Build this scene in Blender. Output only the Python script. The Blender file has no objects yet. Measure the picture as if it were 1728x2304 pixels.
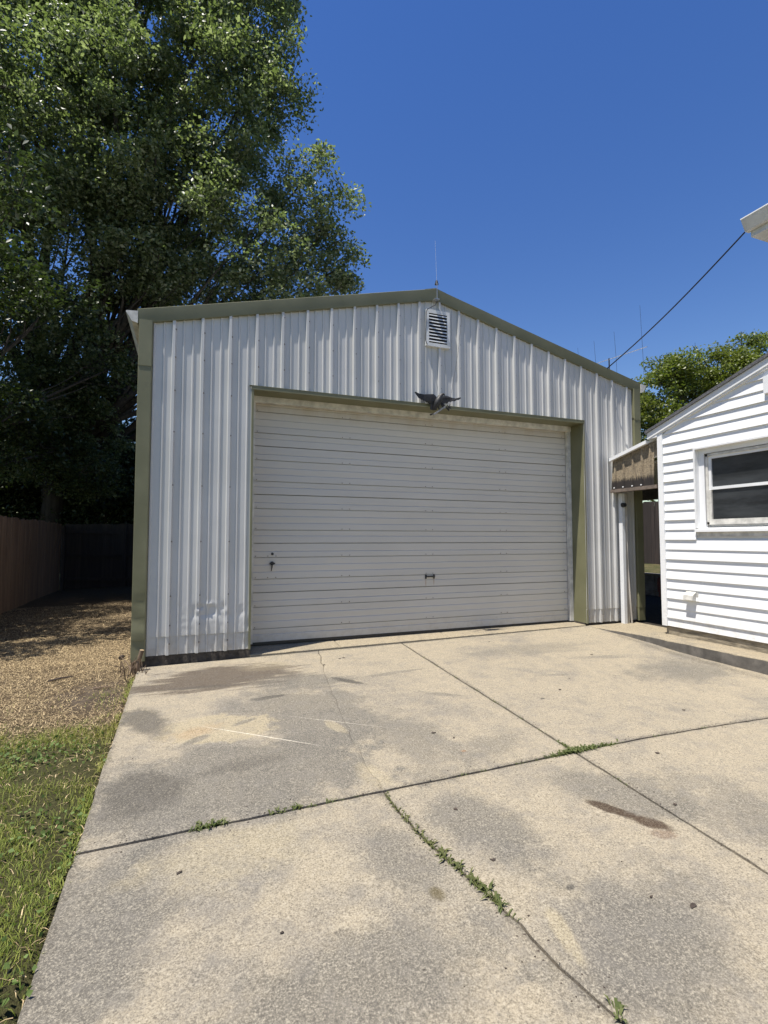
import bpy, bmesh, math, random
import numpy as np
from mathutils import Vector, Matrix, noise as mnoise

random.seed(7); RNG = np.random.default_rng(7)
S = bpy.context.scene
COL = S.collection
RAD = math.radians

# ------------------------------------------------------------------ camera
FPX, YAW, PITCH = 1139.557, RAD(21.065), RAD(3.034)
CAM = Vector((-0.688, -6.103, 1.271))
cd = bpy.data.cameras.new('camera'); cam = bpy.data.objects.new('camera', cd); COL.objects.link(cam)
cd.sensor_fit = 'VERTICAL'; cd.sensor_height = 36.0; cd.lens = FPX / 2304 * 36.0
cd.clip_start = 0.05; cd.clip_end = 2000
cam.location = CAM
cam.rotation_euler = (math.pi / 2 + PITCH, 0, -YAW)
S.camera = cam

# ------------------------------------------------------------------ light
SDIR = Vector((0.33, 0.103, -1.0)).normalized()          # direction the sunlight travels
world = bpy.data.worlds.new('World'); S.world = world; world.use_nodes = True
wn = world.node_tree.nodes; wl = world.node_tree.links; wn.clear()
sky = wn.new('ShaderNodeTexSky'); sky.sky_type = 'NISHITA'; sky.sun_disc = False
sky.sun_elevation = math.asin(-SDIR.z); sky.sun_rotation = math.atan2(-SDIR.x, -SDIR.y)
sky.altitude = 200; sky.air_density = 1.25; sky.dust_density = 0.1; sky.ozone_density = 1.0
bg = wn.new('ShaderNodeBackground'); bg.inputs['Strength'].default_value = 0.088
wo = wn.new('ShaderNodeOutputWorld')
hs = wn.new('ShaderNodeHueSaturation'); hs.inputs['Saturation'].default_value = 1.34; hs.inputs['Hue'].default_value = 0.517
wl.new(sky.outputs[0], hs.inputs['Color']); wl.new(hs.outputs[0], bg.inputs[0]); wl.new(bg.outputs[0], wo.inputs[0])
sd = bpy.data.lights.new('sun', 'SUN'); sd.energy = 5.0; sd.angle = RAD(0.53); sd.color = (1.0, 0.955, 0.88)
sun = bpy.data.objects.new('sun', sd); COL.objects.link(sun)
sun.rotation_euler = SDIR.to_track_quat('-Z', 'Y').to_euler()
S.view_settings.view_transform = 'Standard'; S.view_settings.look = 'None'
S.view_settings.exposure = 0.6; S.view_settings.gamma = 1.0; S.view_settings.use_curve_mapping = False
S.cycles.max_bounces = 8; S.cycles.transparent_max_bounces = 8

# pixel (of the 1728x2304 photograph) to a point; distance always comes from a plane or a forward depth
def _ray(px, py):
    d = Vector(((px - 864) / FPX, -(py - 1152) / FPX, 1.0))
    f = Vector((math.sin(YAW) * math.cos(PITCH), math.cos(YAW) * math.cos(PITCH), math.sin(PITCH)))
    r = Vector((math.cos(YAW), -math.sin(YAW), 0)); u = r.cross(f)
    return r * d.x + u * d.y + f
def at_depth(px, py, Z): return CAM + _ray(px, py) * Z

# ------------------------------------------------------------------ materials
class NT:
    def __init__(s, name):
        s.m = bpy.data.materials.new(name); s.m.use_nodes = True
        s.n = s.m.node_tree.nodes; s.l = s.m.node_tree.links
        s.b = s.n['Principled BSDF']; s.out = s.n['Material Output']
        s.pos = s.n.new('ShaderNodeNewGeometry').outputs['Position']
    def link(s, a, b): s.l.new(a, b); return s
    def noise(s, scale, detail=4, rough=0.55, vec=None, dist=0.0, stretch=None):
        v = vec or s.pos
        if stretch:
            mp = s.n.new('ShaderNodeMapping'); mp.inputs['Scale'].default_value = stretch
            s.l.new(v, mp.inputs[0]); v = mp.outputs[0]
        n = s.n.new('ShaderNodeTexNoise'); n.inputs['Scale'].default_value = scale
        n.inputs['Detail'].default_value = detail; n.inputs['Roughness'].default_value = rough
        n.inputs['Distortion'].default_value = dist
        s.l.new(v, n.inputs['Vector']); return n.outputs['Fac']
    def vor(s, scale, feature='F1', out='Distance'):
        n = s.n.new('ShaderNodeTexVoronoi'); n.inputs['Scale'].default_value = scale; n.feature = feature
        s.l.new(s.pos, n.inputs['Vector']); return n.outputs[out]
    def rng(s, val, a, b, c=0.0, d=1.0):
        n = s.n.new('ShaderNodeMapRange'); n.interpolation_type = 'SMOOTHSTEP'
        for i, v in zip((1, 2, 3, 4), (a, b, c, d)): n.inputs[i].default_value = v
        s.l.new(val, n.inputs[0]); return n.outputs[0]
    def math(s, op, a, b=None):
        n = s.n.new('ShaderNodeMath'); n.operation = op
        for i, v in enumerate((a, b)):
            if v is None: continue
            if isinstance(v, (int, float)): n.inputs[i].default_value = v
            else: s.l.new(v, n.inputs[i])
        return n.outputs[0]
    def mix(s, fac, a, b, mode='MIX'):
        n = s.n.new('ShaderNodeMix'); n.data_type = 'RGBA'; n.blend_type = mode
        if isinstance(fac, (int, float)): n.inputs[0].default_value = fac
        else: s.l.new(fac, n.inputs[0])
        for i, v in ((6, a), (7, b)):
            if isinstance(v, (tuple, list)): n.inputs[i].default_value = (*v[:3], 1)
            else: s.l.new(v, n.inputs[i])
        return n.outputs[2]
    def grey(s, val):
        n = s.n.new('ShaderNodeCombineColor')
        for i in range(3): s.l.new(val, n.inputs[i])
        return n.outputs[0]
    def ell(s, cx, cy, rx, ry, rot=0.0, soft=0.6, warp=None):
        """mask of an ellipse lying on the ground, optionally with a noise-warped outline"""
        sub = s.n.new('ShaderNodeVectorMath'); sub.operation = 'SUBTRACT'; sub.inputs[1].default_value = (cx, cy, 0)
        s.l.new(s.pos, sub.inputs[0])
        mp = s.n.new('ShaderNodeVectorRotate'); mp.rotation_type = 'Z_AXIS'; mp.inputs['Angle'].default_value = -rot
        s.l.new(sub.outputs[0], mp.inputs['Vector'])
        sc = s.n.new('ShaderNodeVectorMath'); sc.operation = 'MULTIPLY'; sc.inputs[1].default_value = (1 / rx, 1 / ry, 0)
        s.l.new(mp.outputs[0], sc.inputs[0])
        ln = s.n.new('ShaderNodeVectorMath'); ln.operation = 'LENGTH'; s.l.new(sc.outputs[0], ln.inputs[0])
        v = ln.outputs['Value']
        if warp is not None: v = s.math('ADD', v, warp)
        return s.rng(v, 1.0, 1.0 - soft)
    def col(s, c): s.l.new(c, s.b.inputs['Base Color']); return s
    def bump(s, h, strength=0.3, dist=0.01):
        n = s.n.new('ShaderNodeBump'); n.inputs['Strength'].default_value = strength; n.inputs['Distance'].default_value = dist
        s.l.new(h, n.inputs['Height']); s.l.new(n.outputs[0], s.b.inputs['Normal']); return s
    def set(s, **k):
        for a, v in k.items(): s.b.inputs[a.replace('_', ' ')].default_value = v
        return s

def simple(name, c, rough=0.6, var=0.2, scale=6.0, bump=0.0, bscale=80, metallic=0.0, spec=0.5, stretch=None):
    t = NT(name); d = tuple(x * (1 - var) for x in c); e = tuple(min(1, x * (1 + var)) for x in c)
    n = t.noise(scale, 5, 0.6, stretch=stretch)
    t.col(t.mix(t.rng(n, 0.3, 0.7), d, e)); t.set(Roughness=rough, Metallic=metallic, Specular_IOR_Level=spec)
    if bump: t.bump(t.noise(bscale, 4, 0.6, stretch=stretch), bump, 0.01)
    return t.m

def sepz(t, axis=2):
    n = t.n.new('ShaderNodeSeparateXYZ'); t.l.new(t.pos, n.inputs[0]); return n.outputs[axis]

M = {}
# painted ribbed steel
t = NT('painted_steel_siding')
base = t.mix(t.rng(t.noise(1.3, 4), 0.35, 0.7), (0.527, 0.522, 0.501), (0.585, 0.577, 0.555))
base = t.mix(t.rng(t.noise(7, 6, 0.7, stretch=(1, 1, 0.12)), 0.55, 0.8, 0, 0.35), base, (0.464, 0.449, 0.406))
gr = t.math('MULTIPLY', t.rng(sepz(t), 0.38, 0.0), t.rng(t.noise(9, 5, 0.7), 0.35, 0.75, 0.1, 0.7))
base = t.mix(gr, base, (0.394, 0.348, 0.275))
t.col(base).set(Roughness=0.42, Specular_IOR_Level=0.45).bump(t.noise(240, 3), 0.10, 0.002); M['steel'] = t.m
t = NT('green_trim_paint')
base = t.mix(t.rng(t.noise(2.0, 5), 0.3, 0.75), (0.145, 0.141, 0.075), (0.190, 0.184, 0.105))
base = t.mix(t.rng(t.noise(12, 6, 0.7), 0.58, 0.8, 0, 0.5), base, (0.096, 0.086, 0.050))
t.col(base).set(Roughness=0.5).bump(t.noise(160, 3), 0.12, 0.002); M['green'] = t.m
t = NT('door_paint')
base = t.mix(t.rng(t.noise(1.0, 5, stretch=(0.4, 1, 1)), 0.3, 0.7), (0.508, 0.485, 0.439), (0.566, 0.541, 0.493))
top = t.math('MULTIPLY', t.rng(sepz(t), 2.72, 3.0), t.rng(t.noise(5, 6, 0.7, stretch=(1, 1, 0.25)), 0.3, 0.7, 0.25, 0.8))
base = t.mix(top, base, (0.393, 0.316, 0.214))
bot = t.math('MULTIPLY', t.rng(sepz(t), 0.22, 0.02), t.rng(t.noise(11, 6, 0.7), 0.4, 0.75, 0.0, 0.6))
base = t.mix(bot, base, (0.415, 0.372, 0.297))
for (rx_, rz_) in ((2.405, 0.66), (2.53, 0.68)):   # rust runs below the lift handle
    sub = t.n.new('ShaderNodeVectorMath'); sub.operation = 'SUBTRACT'; sub.inputs[1].default_value = (rx_, 0, rz_); t.l.new(t.pos, sub.inputs[0])
    sc = t.n.new('ShaderNodeVectorMath'); sc.operation = 'MULTIPLY'; sc.inputs[1].default_value = (1 / 0.012, 0, 1 / 0.085); t.l.new(sub.outputs[0], sc.inputs[0])
    ln = t.n.new('ShaderNodeVectorMath'); ln.operation = 'LENGTH'; t.l.new(sc.outputs[0], ln.inputs[0])
    base = t.mix(t.rng(ln.outputs['Value'], 1.0, 0.1, 0, 0.65), base, (0.311, 0.169, 0.065))
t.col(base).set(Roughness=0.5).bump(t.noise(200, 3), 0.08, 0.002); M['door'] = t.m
M['white'] = simple('white_trim_paint', (0.78, 0.78, 0.775), 0.45, 0.05, 3)
t = NT('white_vinyl_siding')
base = t.mix(t.rng(t.noise(1.7, 5, stretch=(1, 0.3, 1)), 0.3, 0.7), (0.79, 0.79, 0.785), (0.85, 0.85, 0.845))
base = t.mix(t.math('MULTIPLY', t.rng(sepz(t), 0.55, 0.08), t.rng(t.noise(12, 6, 0.7), 0.35, 0.75, 0, 0.55)), base, (0.50, 0.46, 0.39))
t.col(base).set(Roughness=0.42).bump(t.noise(60, 4, stretch=(1, 0.12, 1)), 0.12, 0.01); M['vinyl'] = t.m
M['offwhite'] = simple('weathered_white_paint', (0.58, 0.56, 0.51), 0.55, 0.22, 9, 0.1, 60)
M['gutter'] = simple('grey_white_aluminium', (0.62, 0.62, 0.60), 0.45, 0.1, 5)
M['dark'] = simple('dark_void', (0.012, 0.012, 0.012), 0.9, 0.2)
M['black'] = simple('black_iron', (0.02, 0.02, 0.02), 0.45, 0.3, 20)
M['bronze'] = simple('dark_cast_metal', (0.035, 0.034, 0.033), 0.5, 0.4, 25, 0.3, 120, metallic=0.4)
M['castlight'] = simple('worn_cast_metal', (0.30, 0.29, 0.27), 0.5, 0.3, 30, 0.2, 120, metallic=0.3)
M['galv'] = simple('galvanised_steel', (0.42, 0.42, 0.41), 0.4, 0.15, 20, metallic=0.7)
M['wire'] = simple('black_cable', (0.015, 0.015, 0.018), 0.5, 0.1)
M['rust'] = simple('rusty_screw', (0.16, 0.13, 0.11), 0.6, 0.3, 60)
M['shingle'] = simple('grey_shingle', (0.10, 0.10, 0.105), 0.9, 0.35, 40, 0.6, 90)
M['found'] = simple('stained_foundation', (0.27, 0.23, 0.165), 0.9, 0.4, 14, 0.8, 35, stretch=(1, 0.4, 1.6))
M['jointdirt'] = simple('joint_soil', (0.075, 0.060, 0.043), 0.95, 0.5, 30, 0.9, 90)
M['footing'] = simple('dark_footing', (0.06, 0.05, 0.04), 0.95, 0.4, 14, 0.8, 40)
M['glass'] = simple('dark_window_glass', (0.032, 0.035, 0.037), 0.05, 0.45, 3.0, spec=0.6, stretch=(1, 0.5, 2.5))
M['beam'] = simple('brown_beam', (0.16, 0.125, 0.10), 0.8, 0.25, 12, 0.3, 50)
M['post'] = simple('painted_wood_post', (0.50, 0.46, 0.40), 0.7, 0.25, 14, 0.3, 50, stretch=(1, 1, 0.15))
t = NT('stained_fibreglass')
base = t.mix(t.rng(t.noise(38, 6, 0.75), 0.3, 0.7), (0.135, 0.102, 0.066), (0.37, 0.30, 0.20))
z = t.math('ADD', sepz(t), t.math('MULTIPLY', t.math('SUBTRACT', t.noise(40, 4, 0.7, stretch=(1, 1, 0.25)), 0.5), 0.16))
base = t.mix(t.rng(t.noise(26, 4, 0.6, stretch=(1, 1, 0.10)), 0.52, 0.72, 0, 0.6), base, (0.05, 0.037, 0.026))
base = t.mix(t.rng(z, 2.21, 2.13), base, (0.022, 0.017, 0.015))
t.col(base).set(Roughness=0.75).bump(t.noise(60, 4), 0.4, 0.005); M['awning'] = t.m
def wood(name, a, b):
    t = NT(name)
    oi = t.n.new('ShaderNodeObjectInfo')
    base = t.mix(t.rng(t.noise(14, 6, 0.65, stretch=(1, 1, 0.06)), 0.3, 0.72), a, b)
    base = t.mix(t.math('MULTIPLY', oi.outputs['Random'], 0.45), base, tuple(x * 0.55 for x in a))
    t.col(base).set(Roughness=0.85).bump(t.noise(40, 5, 0.7, stretch=(1, 1, 0.05)), 0.4, 0.006); return t.m
M['fence'] = wood('brown_fence_wood', (0.125, 0.073, 0.044), (0.213, 0.136, 0.084))
M['fence3'] = wood('tree_shade_fence_wood', (0.026, 0.019, 0.014), (0.050, 0.037, 0.028))  # darker copy of the fence wood, tree shade put into its colour
M['fence2'] = wood('shade_darkened_fence_wood', (0.026, 0.019, 0.015), (0.056, 0.039, 0.032))  # albedo lowered so this fence carries its shade in the colour
def leaf_mat(name, c1, c2, c3, trans=0.35, pale=None, rough=0.42):
    t = NT(name)
    isl = t.n.new('ShaderNodeNewGeometry').outputs['Random Per Island']
    n = t.noise(0.55, 3)
    c = t.mix(isl, c1, c2); c = t.mix(t.rng(n, 0.45, 0.75, 0, 0.6), c, c3)
    if pale: c = t.mix(t.rng(isl, 0.60, 0.95, 0, 0.80), c, pale)
    t.col(c).set(Roughness=rough, Specular_IOR_Level=0.5 if rough < .5 else 0.25)
    tr = t.n.new('ShaderNodeBsdfTranslucent')
    t.l.new(t.mix(1.0, c, (1.10, 1.28, 0.62), 'MULTIPLY'), tr.inputs[0])
    mx = t.n.new('ShaderNodeMixShader'); mx.inputs[0].default_value = trans
    t.l.new(t.b.outputs[0], mx.inputs[1]); t.l.new(tr.outputs[0], mx.inputs[2]); t.l.new(mx.outputs[0], t.out.inputs[0])
    return t.m
M['leafA'] = leaf_mat('maple_leaf', (0.094, 0.120, 0.050), (0.184, 0.214, 0.108), (0.134, 0.156, 0.068), 0.50, (0.35, 0.37, 0.27))
M['leafB'] = leaf_mat('light_leaf', (0.104, 0.137, 0.026), (0.205, 0.229, 0.053), (0.163, 0.172, 0.030))
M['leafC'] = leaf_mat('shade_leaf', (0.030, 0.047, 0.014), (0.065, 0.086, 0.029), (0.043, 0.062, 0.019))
M['grass'] = leaf_mat('lawn_blade', (0.140, 0.194, 0.032), (0.299, 0.307, 0.070), (0.382, 0.283, 0.109), 0.25, rough=0.65)
M['clover'] = leaf_mat('clover_leaf', (0.084, 0.134, 0.031), (0.150, 0.209, 0.061), (0.133, 0.162, 0.044), 0.25, rough=0.65)
M['weed'] = leaf_mat('weed_leaf', (0.075, 0.100, 0.028), (0.140, 0.155, 0.055), (0.17, 0.14, 0.06), 0.25, rough=0.6)
t = NT('dry_straw'); isl = t.n.new('ShaderNodeNewGeometry').outputs['Random Per Island']
t.col(t.mix(isl, (0.150, 0.098, 0.048), (0.56, 0.430, 0.235))).set(Roughness=0.7); M['straw'] = t.m
M['bark'] = simple('dark_bark', (0.050, 0.042, 0.034), 0.9, 0.4, 12, 1.0, 30, stretch=(1, 1, 0.25))
M['twig'] = simple('dry_twig', (0.16, 0.11, 0.07), 0.8, 0.4, 20)
M['cutwood'] = simple('cut_wood', (0.42, 0.30, 0.17), 0.8, 0.2, 30)
M['deadleaf'] = simple('dead_leaf', (0.05, 0.035, 0.025), 0.8, 0.4, 30)

# ground: soil, thatch and green turf by place
t = NT('lawn_soil')
soil = t.mix(t.rng(t.noise(9, 6, 0.7), 0.3, 0.7), (0.064, 0.048, 0.036), (0.136, 0.106, 0.076))
thatch = t.mix(t.rng(t.noise(60, 5, 0.75), 0.3, 0.7), (0.040, 0.029, 0.019), (0.155, 0.115, 0.070))
turf = t.mix(t.rng(t.noise(45, 5, 0.7), 0.3, 0.7), (0.043, 0.038, 0.019), (0.081, 0.081, 0.032))
y = t.math('ADD', sepz(t, 1), t.math('MULTIPLY', t.math('SUBTRACT', t.noise(2.6, 7, 0.7), 0.5), 2.4))
c = t.mix(t.rng(y, -1.7, -1.1), turf, thatch)
c = t.mix(t.ell(-1.45, -0.75, 0.5, 0.55, 0.3, 0.7, t.math('MULTIPLY', t.math('SUBTRACT', t.noise(5, 4), 0.5), 1.0)), c, soil)
c = t.mix(t.rng(sepz(t, 1), 10.0, 11.5), c, (0.040, 0.050, 0.020))
c = t.mix(t.rng(sepz(t, 0), 9.4, 10.0), c, t.mix(t.rng(t.noise(5, 5), 0.4, 0.6), (0.050, 0.058, 0.022), (0.12, 0.10, 0.05)))
c = t.mix(t.rng(sepz(t, 0), -6.0, -8.0), c, (0.045, 0.060, 0.022))
t.col(c).set(Roughness=0.95, Specular_IOR_Level=0.1).bump(t.noise(50, 5, 0.7), 0.9, 0.03); M['soil'] = t.m

# concrete
def concrete(name, features=True, tint=(1, 1, 1), dk=0.0):
    t = NT(name)
    f = lambda c: tuple(a * b for a, b in zip(c, tint))
    big = t.noise(0.7, 5, 0.6); mid = t.noise(3.2, 6, 0.65)
    m = t.math('ADD', t.math('MULTIPLY', big, 0.6), t.math('MULTIPLY', mid, 0.4))
    c = t.mix(t.rng(m, 0.54 - dk, 0.36 - dk), f((0.312, 0.264, 0.186)), f((0.188, 0.168, 0.137)))
    late = []
    if features:
        w = t.math('MULTIPLY', t.math('SUBTRACT', t.noise(3.0, 8, 0.72), 0.5), 2.0)
        w2 = t.math('MULTIPLY', t.math('SUBTRACT', t.noise(3.2, 8, 0.75, stretch=(0.3, 1.8, 1)), 0.5), 2.8)
        w3 = t.math('MULTIPLY', t.math('SUBTRACT', t.noise(6.0, 6, 0.7), 0.5), 1.2)
        grey_, dkg, brn, tan = (0.118, 0.109, 0.092), (0.066, 0.060, 0.051), (0.080, 0.062, 0.046), (0.345, 0.288, 0.182)
        for cx, cy, rx, ry, rot, soft, col_, amt, ww in (
                # slab at the garage corner: grey all over, a pale scoured patch, brown smears by the wall
                (-0.35, -2.75, 1.15, 0.62, 0.05, 0.35, grey_, 0.85, w), (0.25, -1.95, 0.60, 1.05, 0.2, 0.4, grey_, 0.75, w),
                (0.85, -2.65, 0.42, 0.75, 0.1, 0.6, grey_, 0.65, w), (-0.92, -2.75, 0.30, 0.32, 0.2, 0.6, dkg, 0.6, w), (-0.35, -2.62, 0.5, 0.12, 0.1, 0.7, dkg, 0.35, w),
                (-0.98, -1.60, 0.20, 0.42, 0.4, 0.5, dkg, 0.7, w), (-0.38, -0.70, 1.00, 0.46, -0.12, 0.45, brn, 0.92, w2), (0.35, -1.05, 0.70, 0.32, -0.35, 0.5, grey_, 0.8, w2),
                (0.10, -0.45, 0.30, 0.18, 0.0, 0.5, tan, 0.45, w2), (0.80, -1.22, 0.26, 0.06, -0.9, 0.6, dkg, 0.85, w3), (0.0, -1.42, 0.24, 0.045, 0.1, 0.5, dkg, 0.7, w3), (-0.5, -0.92, 0.42, 0.06, -0.1, 0.6, dkg, 0.6, w2),
                (-0.45, -1.95, 0.46, 0.30, -0.2, 0.18, tan, 0.85, w3), (-0.60, -1.95, 0.24, 0.14, 0.3, 0.8, (0.33, 0.21, 0.10), 0.45, w), (-0.62, -2.12, 0.16, 0.05, 0.6, 0.5, grey_, 0.7, w3), (-0.25, -1.9, 0.14, 0.04, 0.5, 0.5, grey_, 0.7, w3),
                (0.40, -2.25, 0.06, 0.16, 0.3, 0.3, tan, 0.6, w3), (0.42, -3.05, 0.10, 0.22, 0.1, 0.5, tan, 0.6, w3),
                # lower slabs
                (-1.02, -3.75, 0.40, 0.62, -0.3, 0.5, grey_, 0.85, w), (-0.15, -4.40, 0.85, 0.36, 0.2, 0.6, grey_, 0.8, w), (-1.1, -4.6, 0.35, 0.25, 0.0, 0.7, grey_, 0.6, w),
                (0.30, -3.85, 0.22, 0.42, 0.3, 0.6, grey_, 0.7, w), (-0.45, -3.50, 0.50, 0.24, 0.1, 0.5, tan, 0.55, w), (0.80, -3.72, 0.34, 0.50, 0.4, 0.6, grey_, 0.8, w), (0.98, -4.55, 0.6, 0.4, 0.3, 0.6, grey_, 0.75, w),
                (0.70, -4.45, 0.05, 0.20, -0.2, 0.5, tan, 0.7, w3), (1.75, -3.75, 0.30, 0.55, 0.7, 0.6, grey_, 0.75, w), (2.3, -4.4, 0.4, 0.8, 0.4, 0.7, grey_, 0.65, w),
                (1.35, -2.9, 0.4, 0.28, 0.3, 0.6, grey_, 0.55, w), (1.3, -1.15, 0.5, 0.05, 0.05, 0.6, grey_, 0.6, w2), (1.5, -1.9, 0.3, 0.07, -0.6, 0.6, grey_, 0.7, w2),
                (4.4, -2.0, 0.9, 0.6, 0.2, 0.7, grey_, 0.8, w), (3.4, -0.75, 1.2, 0.3, 0.0, 0.8, grey_, 0.5, w2), (3.9, -1.3, 0.8, 0.10, -0.2, 0.7, grey_, 0.6, w2), (2.9, -1.75, 0.3, 0.06, -0.2, 0.7, grey_, 0.5, w2),
                # dog-bone shaped brown stain, small rust and oil spots, chalk-like scratches
                (1.535, -3.86, 0.17, 0.050, -1.02, 0.4, (0.046, 0.028, 0.016), 0.95, w3), (1.625, -4.02, 0.14, 0.060, -0.9, 0.5, (0.052, 0.031, 0.018), 0.92, w3), (1.61, -4.12, 0.09, 0.05, -0.4, 0.6, (0.15, 0.09, 0.055), 0.7, w3),
                (0.34, -4.08, 0.04, 0.06, 0.2, 0.7, (0.09, 0.07, 0.03), 0.8, w3), (1.12, -2.95, 0.03, 0.02, 0, 0.6, (0.25, 0.13, 0.06), 0.7, w3), (2.3, -2.3, 0.035, 0.02, 0.3, 0.5, dkg, 0.8, w3), (0.9, -4.25, 0.03, 0.02, 0.3, 0.5, dkg, 0.8, w3),
                (-0.185, -2.19, 0.71, 0.0065, -0.697, 0.7, (0.66, 0.60, 0.48), 1.0, None), (0.42, -2.15, 0.66, 0.0048, -0.64, 0.8, (0.58, 0.52, 0.42), 0.75, None)):
            e = t.ell(cx, cy, rx, ry, rot, soft, ww)
            if max(col_) < 0.095 and ww is not None: late.append((e, amt, col_))
            c = t.mix(t.math('MULTIPLY', e, amt), c, f(col_))
        wj = t.math('MULTIPLY', t.math('SUBTRACT', t.noise(6.0, 5, 0.7), 0.5), 1.6)
        for cx, cy, rx, ry, rot in ((2.0, -3.225, 4.2, 0.045, 0), (1.86, -2.0, 3.6, 0.040, 1.55), (0.55, -4.3, 1.7, 0.035, 1.72), (2.0, -0.03, 4.2, 0.06, 0), (-1.17, -3.0, 4.5, 0.05, 1.57), (4.97, -1.6, 2.2, 0.12, 1.57)):
            c = t.mix(t.math('MULTIPLY', t.ell(cx, cy, rx, ry, rot, 0.95, wj), 0.6), c, f((0.080, 0.070, 0.056)))
    # dark and pale stones in the paste
    sp = t.noise(115, 4, 0.85)
    c = t.mix(t.rng(sp, 0.50, 0.63, 0, 0.5), c, f((0.480, 0.424, 0.320)))
    c = t.mix(t.rng(sp, 0.50, 0.37, 0, 0.70), c, f((0.068, 0.060, 0.048)))
    g2 = t.noise(46, 5, 0.85); c = t.mix(t.rng(g2, 0.52, 0.68, 0, 0.34), c, f((0.46, 0.41, 0.32))); c = t.mix(t.rng(g2, 0.48, 0.34, 0, 0.45), c, f((0.075, 0.066, 0.054)))
    vv = t.vor(85); c = t.mix(t.rng(vv, 0.22, 0.06, 0, 0.25), c, f((0.496, 0.440, 0.344)))
    pit = t.noise(34, 4, 0.7); c = t.mix(t.rng(pit, 0.68, 0.76, 0, 0.7), c, f((0.072, 0.064, 0.052)))
    c = t.mix(t.rng(t.noise(8.5, 7, 0.75), 0.46, 0.66, 0, 0.38), c, f((0.176, 0.160, 0.136)))
    for e, amt, col_ in late: c = t.mix(t.math('MULTIPLY', e, amt * 0.55), c, f(col_))
    t.col(c).set(Roughness=0.9, Specular_IOR_Level=0.2).bump(t.noise(150, 4, 0.7), 0.35, 0.006); return t.m
M['conc'] = concrete('driveway_concrete')
M['walk'] = concrete('walk_concrete', False, (1.0, 0.98, 0.94), 0.04)
M['curbside'] = simple('dark_curb_face', (0.092, 0.082, 0.069), 0.95, 0.28, 7, 0.35, 60)
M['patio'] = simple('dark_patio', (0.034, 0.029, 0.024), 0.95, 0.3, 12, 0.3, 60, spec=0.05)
M['retain'] = simple('retaining_wall_block', (0.24, 0.22, 0.20), 0.9, 0.3, 6, 0.6, 40)
M['red'] = simple('faded_red_paint', (0.20, 0.055, 0.04), 0.7, 0.3, 9)

# ------------------------------------------------------------------ mesh helpers
class MB:
    def __init__(s): s.v = []; s.f = []; s.mi = []
    def add(s, vs, fs, mi=0):
        o = len(s.v); s.v += [tuple(v) for v in vs]
        for f in fs: s.f.append(tuple(o + i for i in f)); s.mi.append(mi)
        return s
    def box(s, a, b, mi=0):
        (x0, y0, z0), (x1, y1, z1) = a, b
        s.add([(x0, y0, z0), (x1, y0, z0), (x1, y1, z0), (x0, y1, z0), (x0, y0, z1), (x1, y0, z1), (x1, y1, z1), (x0, y1, z1)],
              [(3, 2, 1, 0), (4, 5, 6, 7), (0, 1, 5, 4), (1, 2, 6, 5), (2, 3, 7, 6), (3, 0, 4, 7)], mi); return s
    def prism(s, poly, ext, mi=0):
        """poly: list of 3-D points (planar), ext: extrusion vector"""
        n = len(poly); e = Vector(ext); P = [Vector(p) for p in poly]
        s.add(P + [p + e for p in P], [tuple(range(n))[::-1], tuple(range(n, 2 * n))] + [(i, (i + 1) % n, n + (i + 1) % n, n + i) for i in range(n)], mi); return s
    def tube(s, pts, radii, k=6, mi=0, cap=True):
        pts = [Vector(p) for p in pts]; n = len(pts)
        if isinstance(radii, (int, float)): radii = [radii] * n
        o = len(s.v); ref = None
        for i, p in enumerate(pts):
            d = (pts[min(i + 1, n - 1)] - pts[max(i - 1, 0)]).normalized()
            if ref is None: ref = Vector((0, 0, 1)) if abs(d.z) < 0.9 else Vector((1, 0, 0))
            u = d.cross(ref).normalized(); w = d.cross(u)
            ref = u.cross(d) * -1 if False else ref
            for j in range(k):
                a = 2 * math.pi * j / k; s.v.append(tuple(p + (u * math.cos(a) + w * math.sin(a)) * radii[i]))
        for i in range(n - 1):
            for j in range(k):
                s.f.append((o + i * k + j, o + i * k + (j + 1) % k, o + (i + 1) * k + (j + 1) % k, o + (i + 1) * k + j)); s.mi.append(mi)
        if cap:
            s.f.append(tuple(o + j for j in range(k))[::-1]); s.mi.append(mi)
            s.f.append(tuple(o + (n - 1) * k + j for j in range(k))); s.mi.append(mi)
        return s
    def mesh(s, name, mats, smooth=None, fix=True):
        me = bpy.data.meshes.new(name); me.from_pydata(s.v, [], s.f)
        for m in (mats if isinstance(mats, (list, tuple)) else [mats]): me.materials.append(m)
        if any(s.mi): me.polygons.foreach_set('material_index', s.mi)
        if fix:
            bm = bmesh.new(); bm.from_mesh(me); bmesh.ops.recalc_face_normals(bm, faces=bm.faces); bm.to_mesh(me); bm.free()
        if smooth is not None:
            me.polygons.foreach_set('use_smooth', [True] * len(me.polygons)); me.set_sharp_from_angle(angle=RAD(smooth))
        me.update(); return me
    def build(s, name, mats, parent=None, smooth=None, fix=True):
        return link(name, s.mesh(name, mats, smooth, fix), parent)
def link(name, data, parent=None):
    o = bpy.data.objects.new(name, data); COL.objects.link(o)
    if parent is not None: o.parent = parent
    return o
def tag(o, label=None, cat=None, group=None, kind=None):
    if label: o['label'] = label
    if cat: o['category'] = cat
    if group: o['group'] = group
    if kind: o['kind'] = kind
    return o
def empty(name, loc=(0, 0, 0)):
    o = link(name, None); o.location = loc; o.empty_display_size = 0.2; return o
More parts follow.
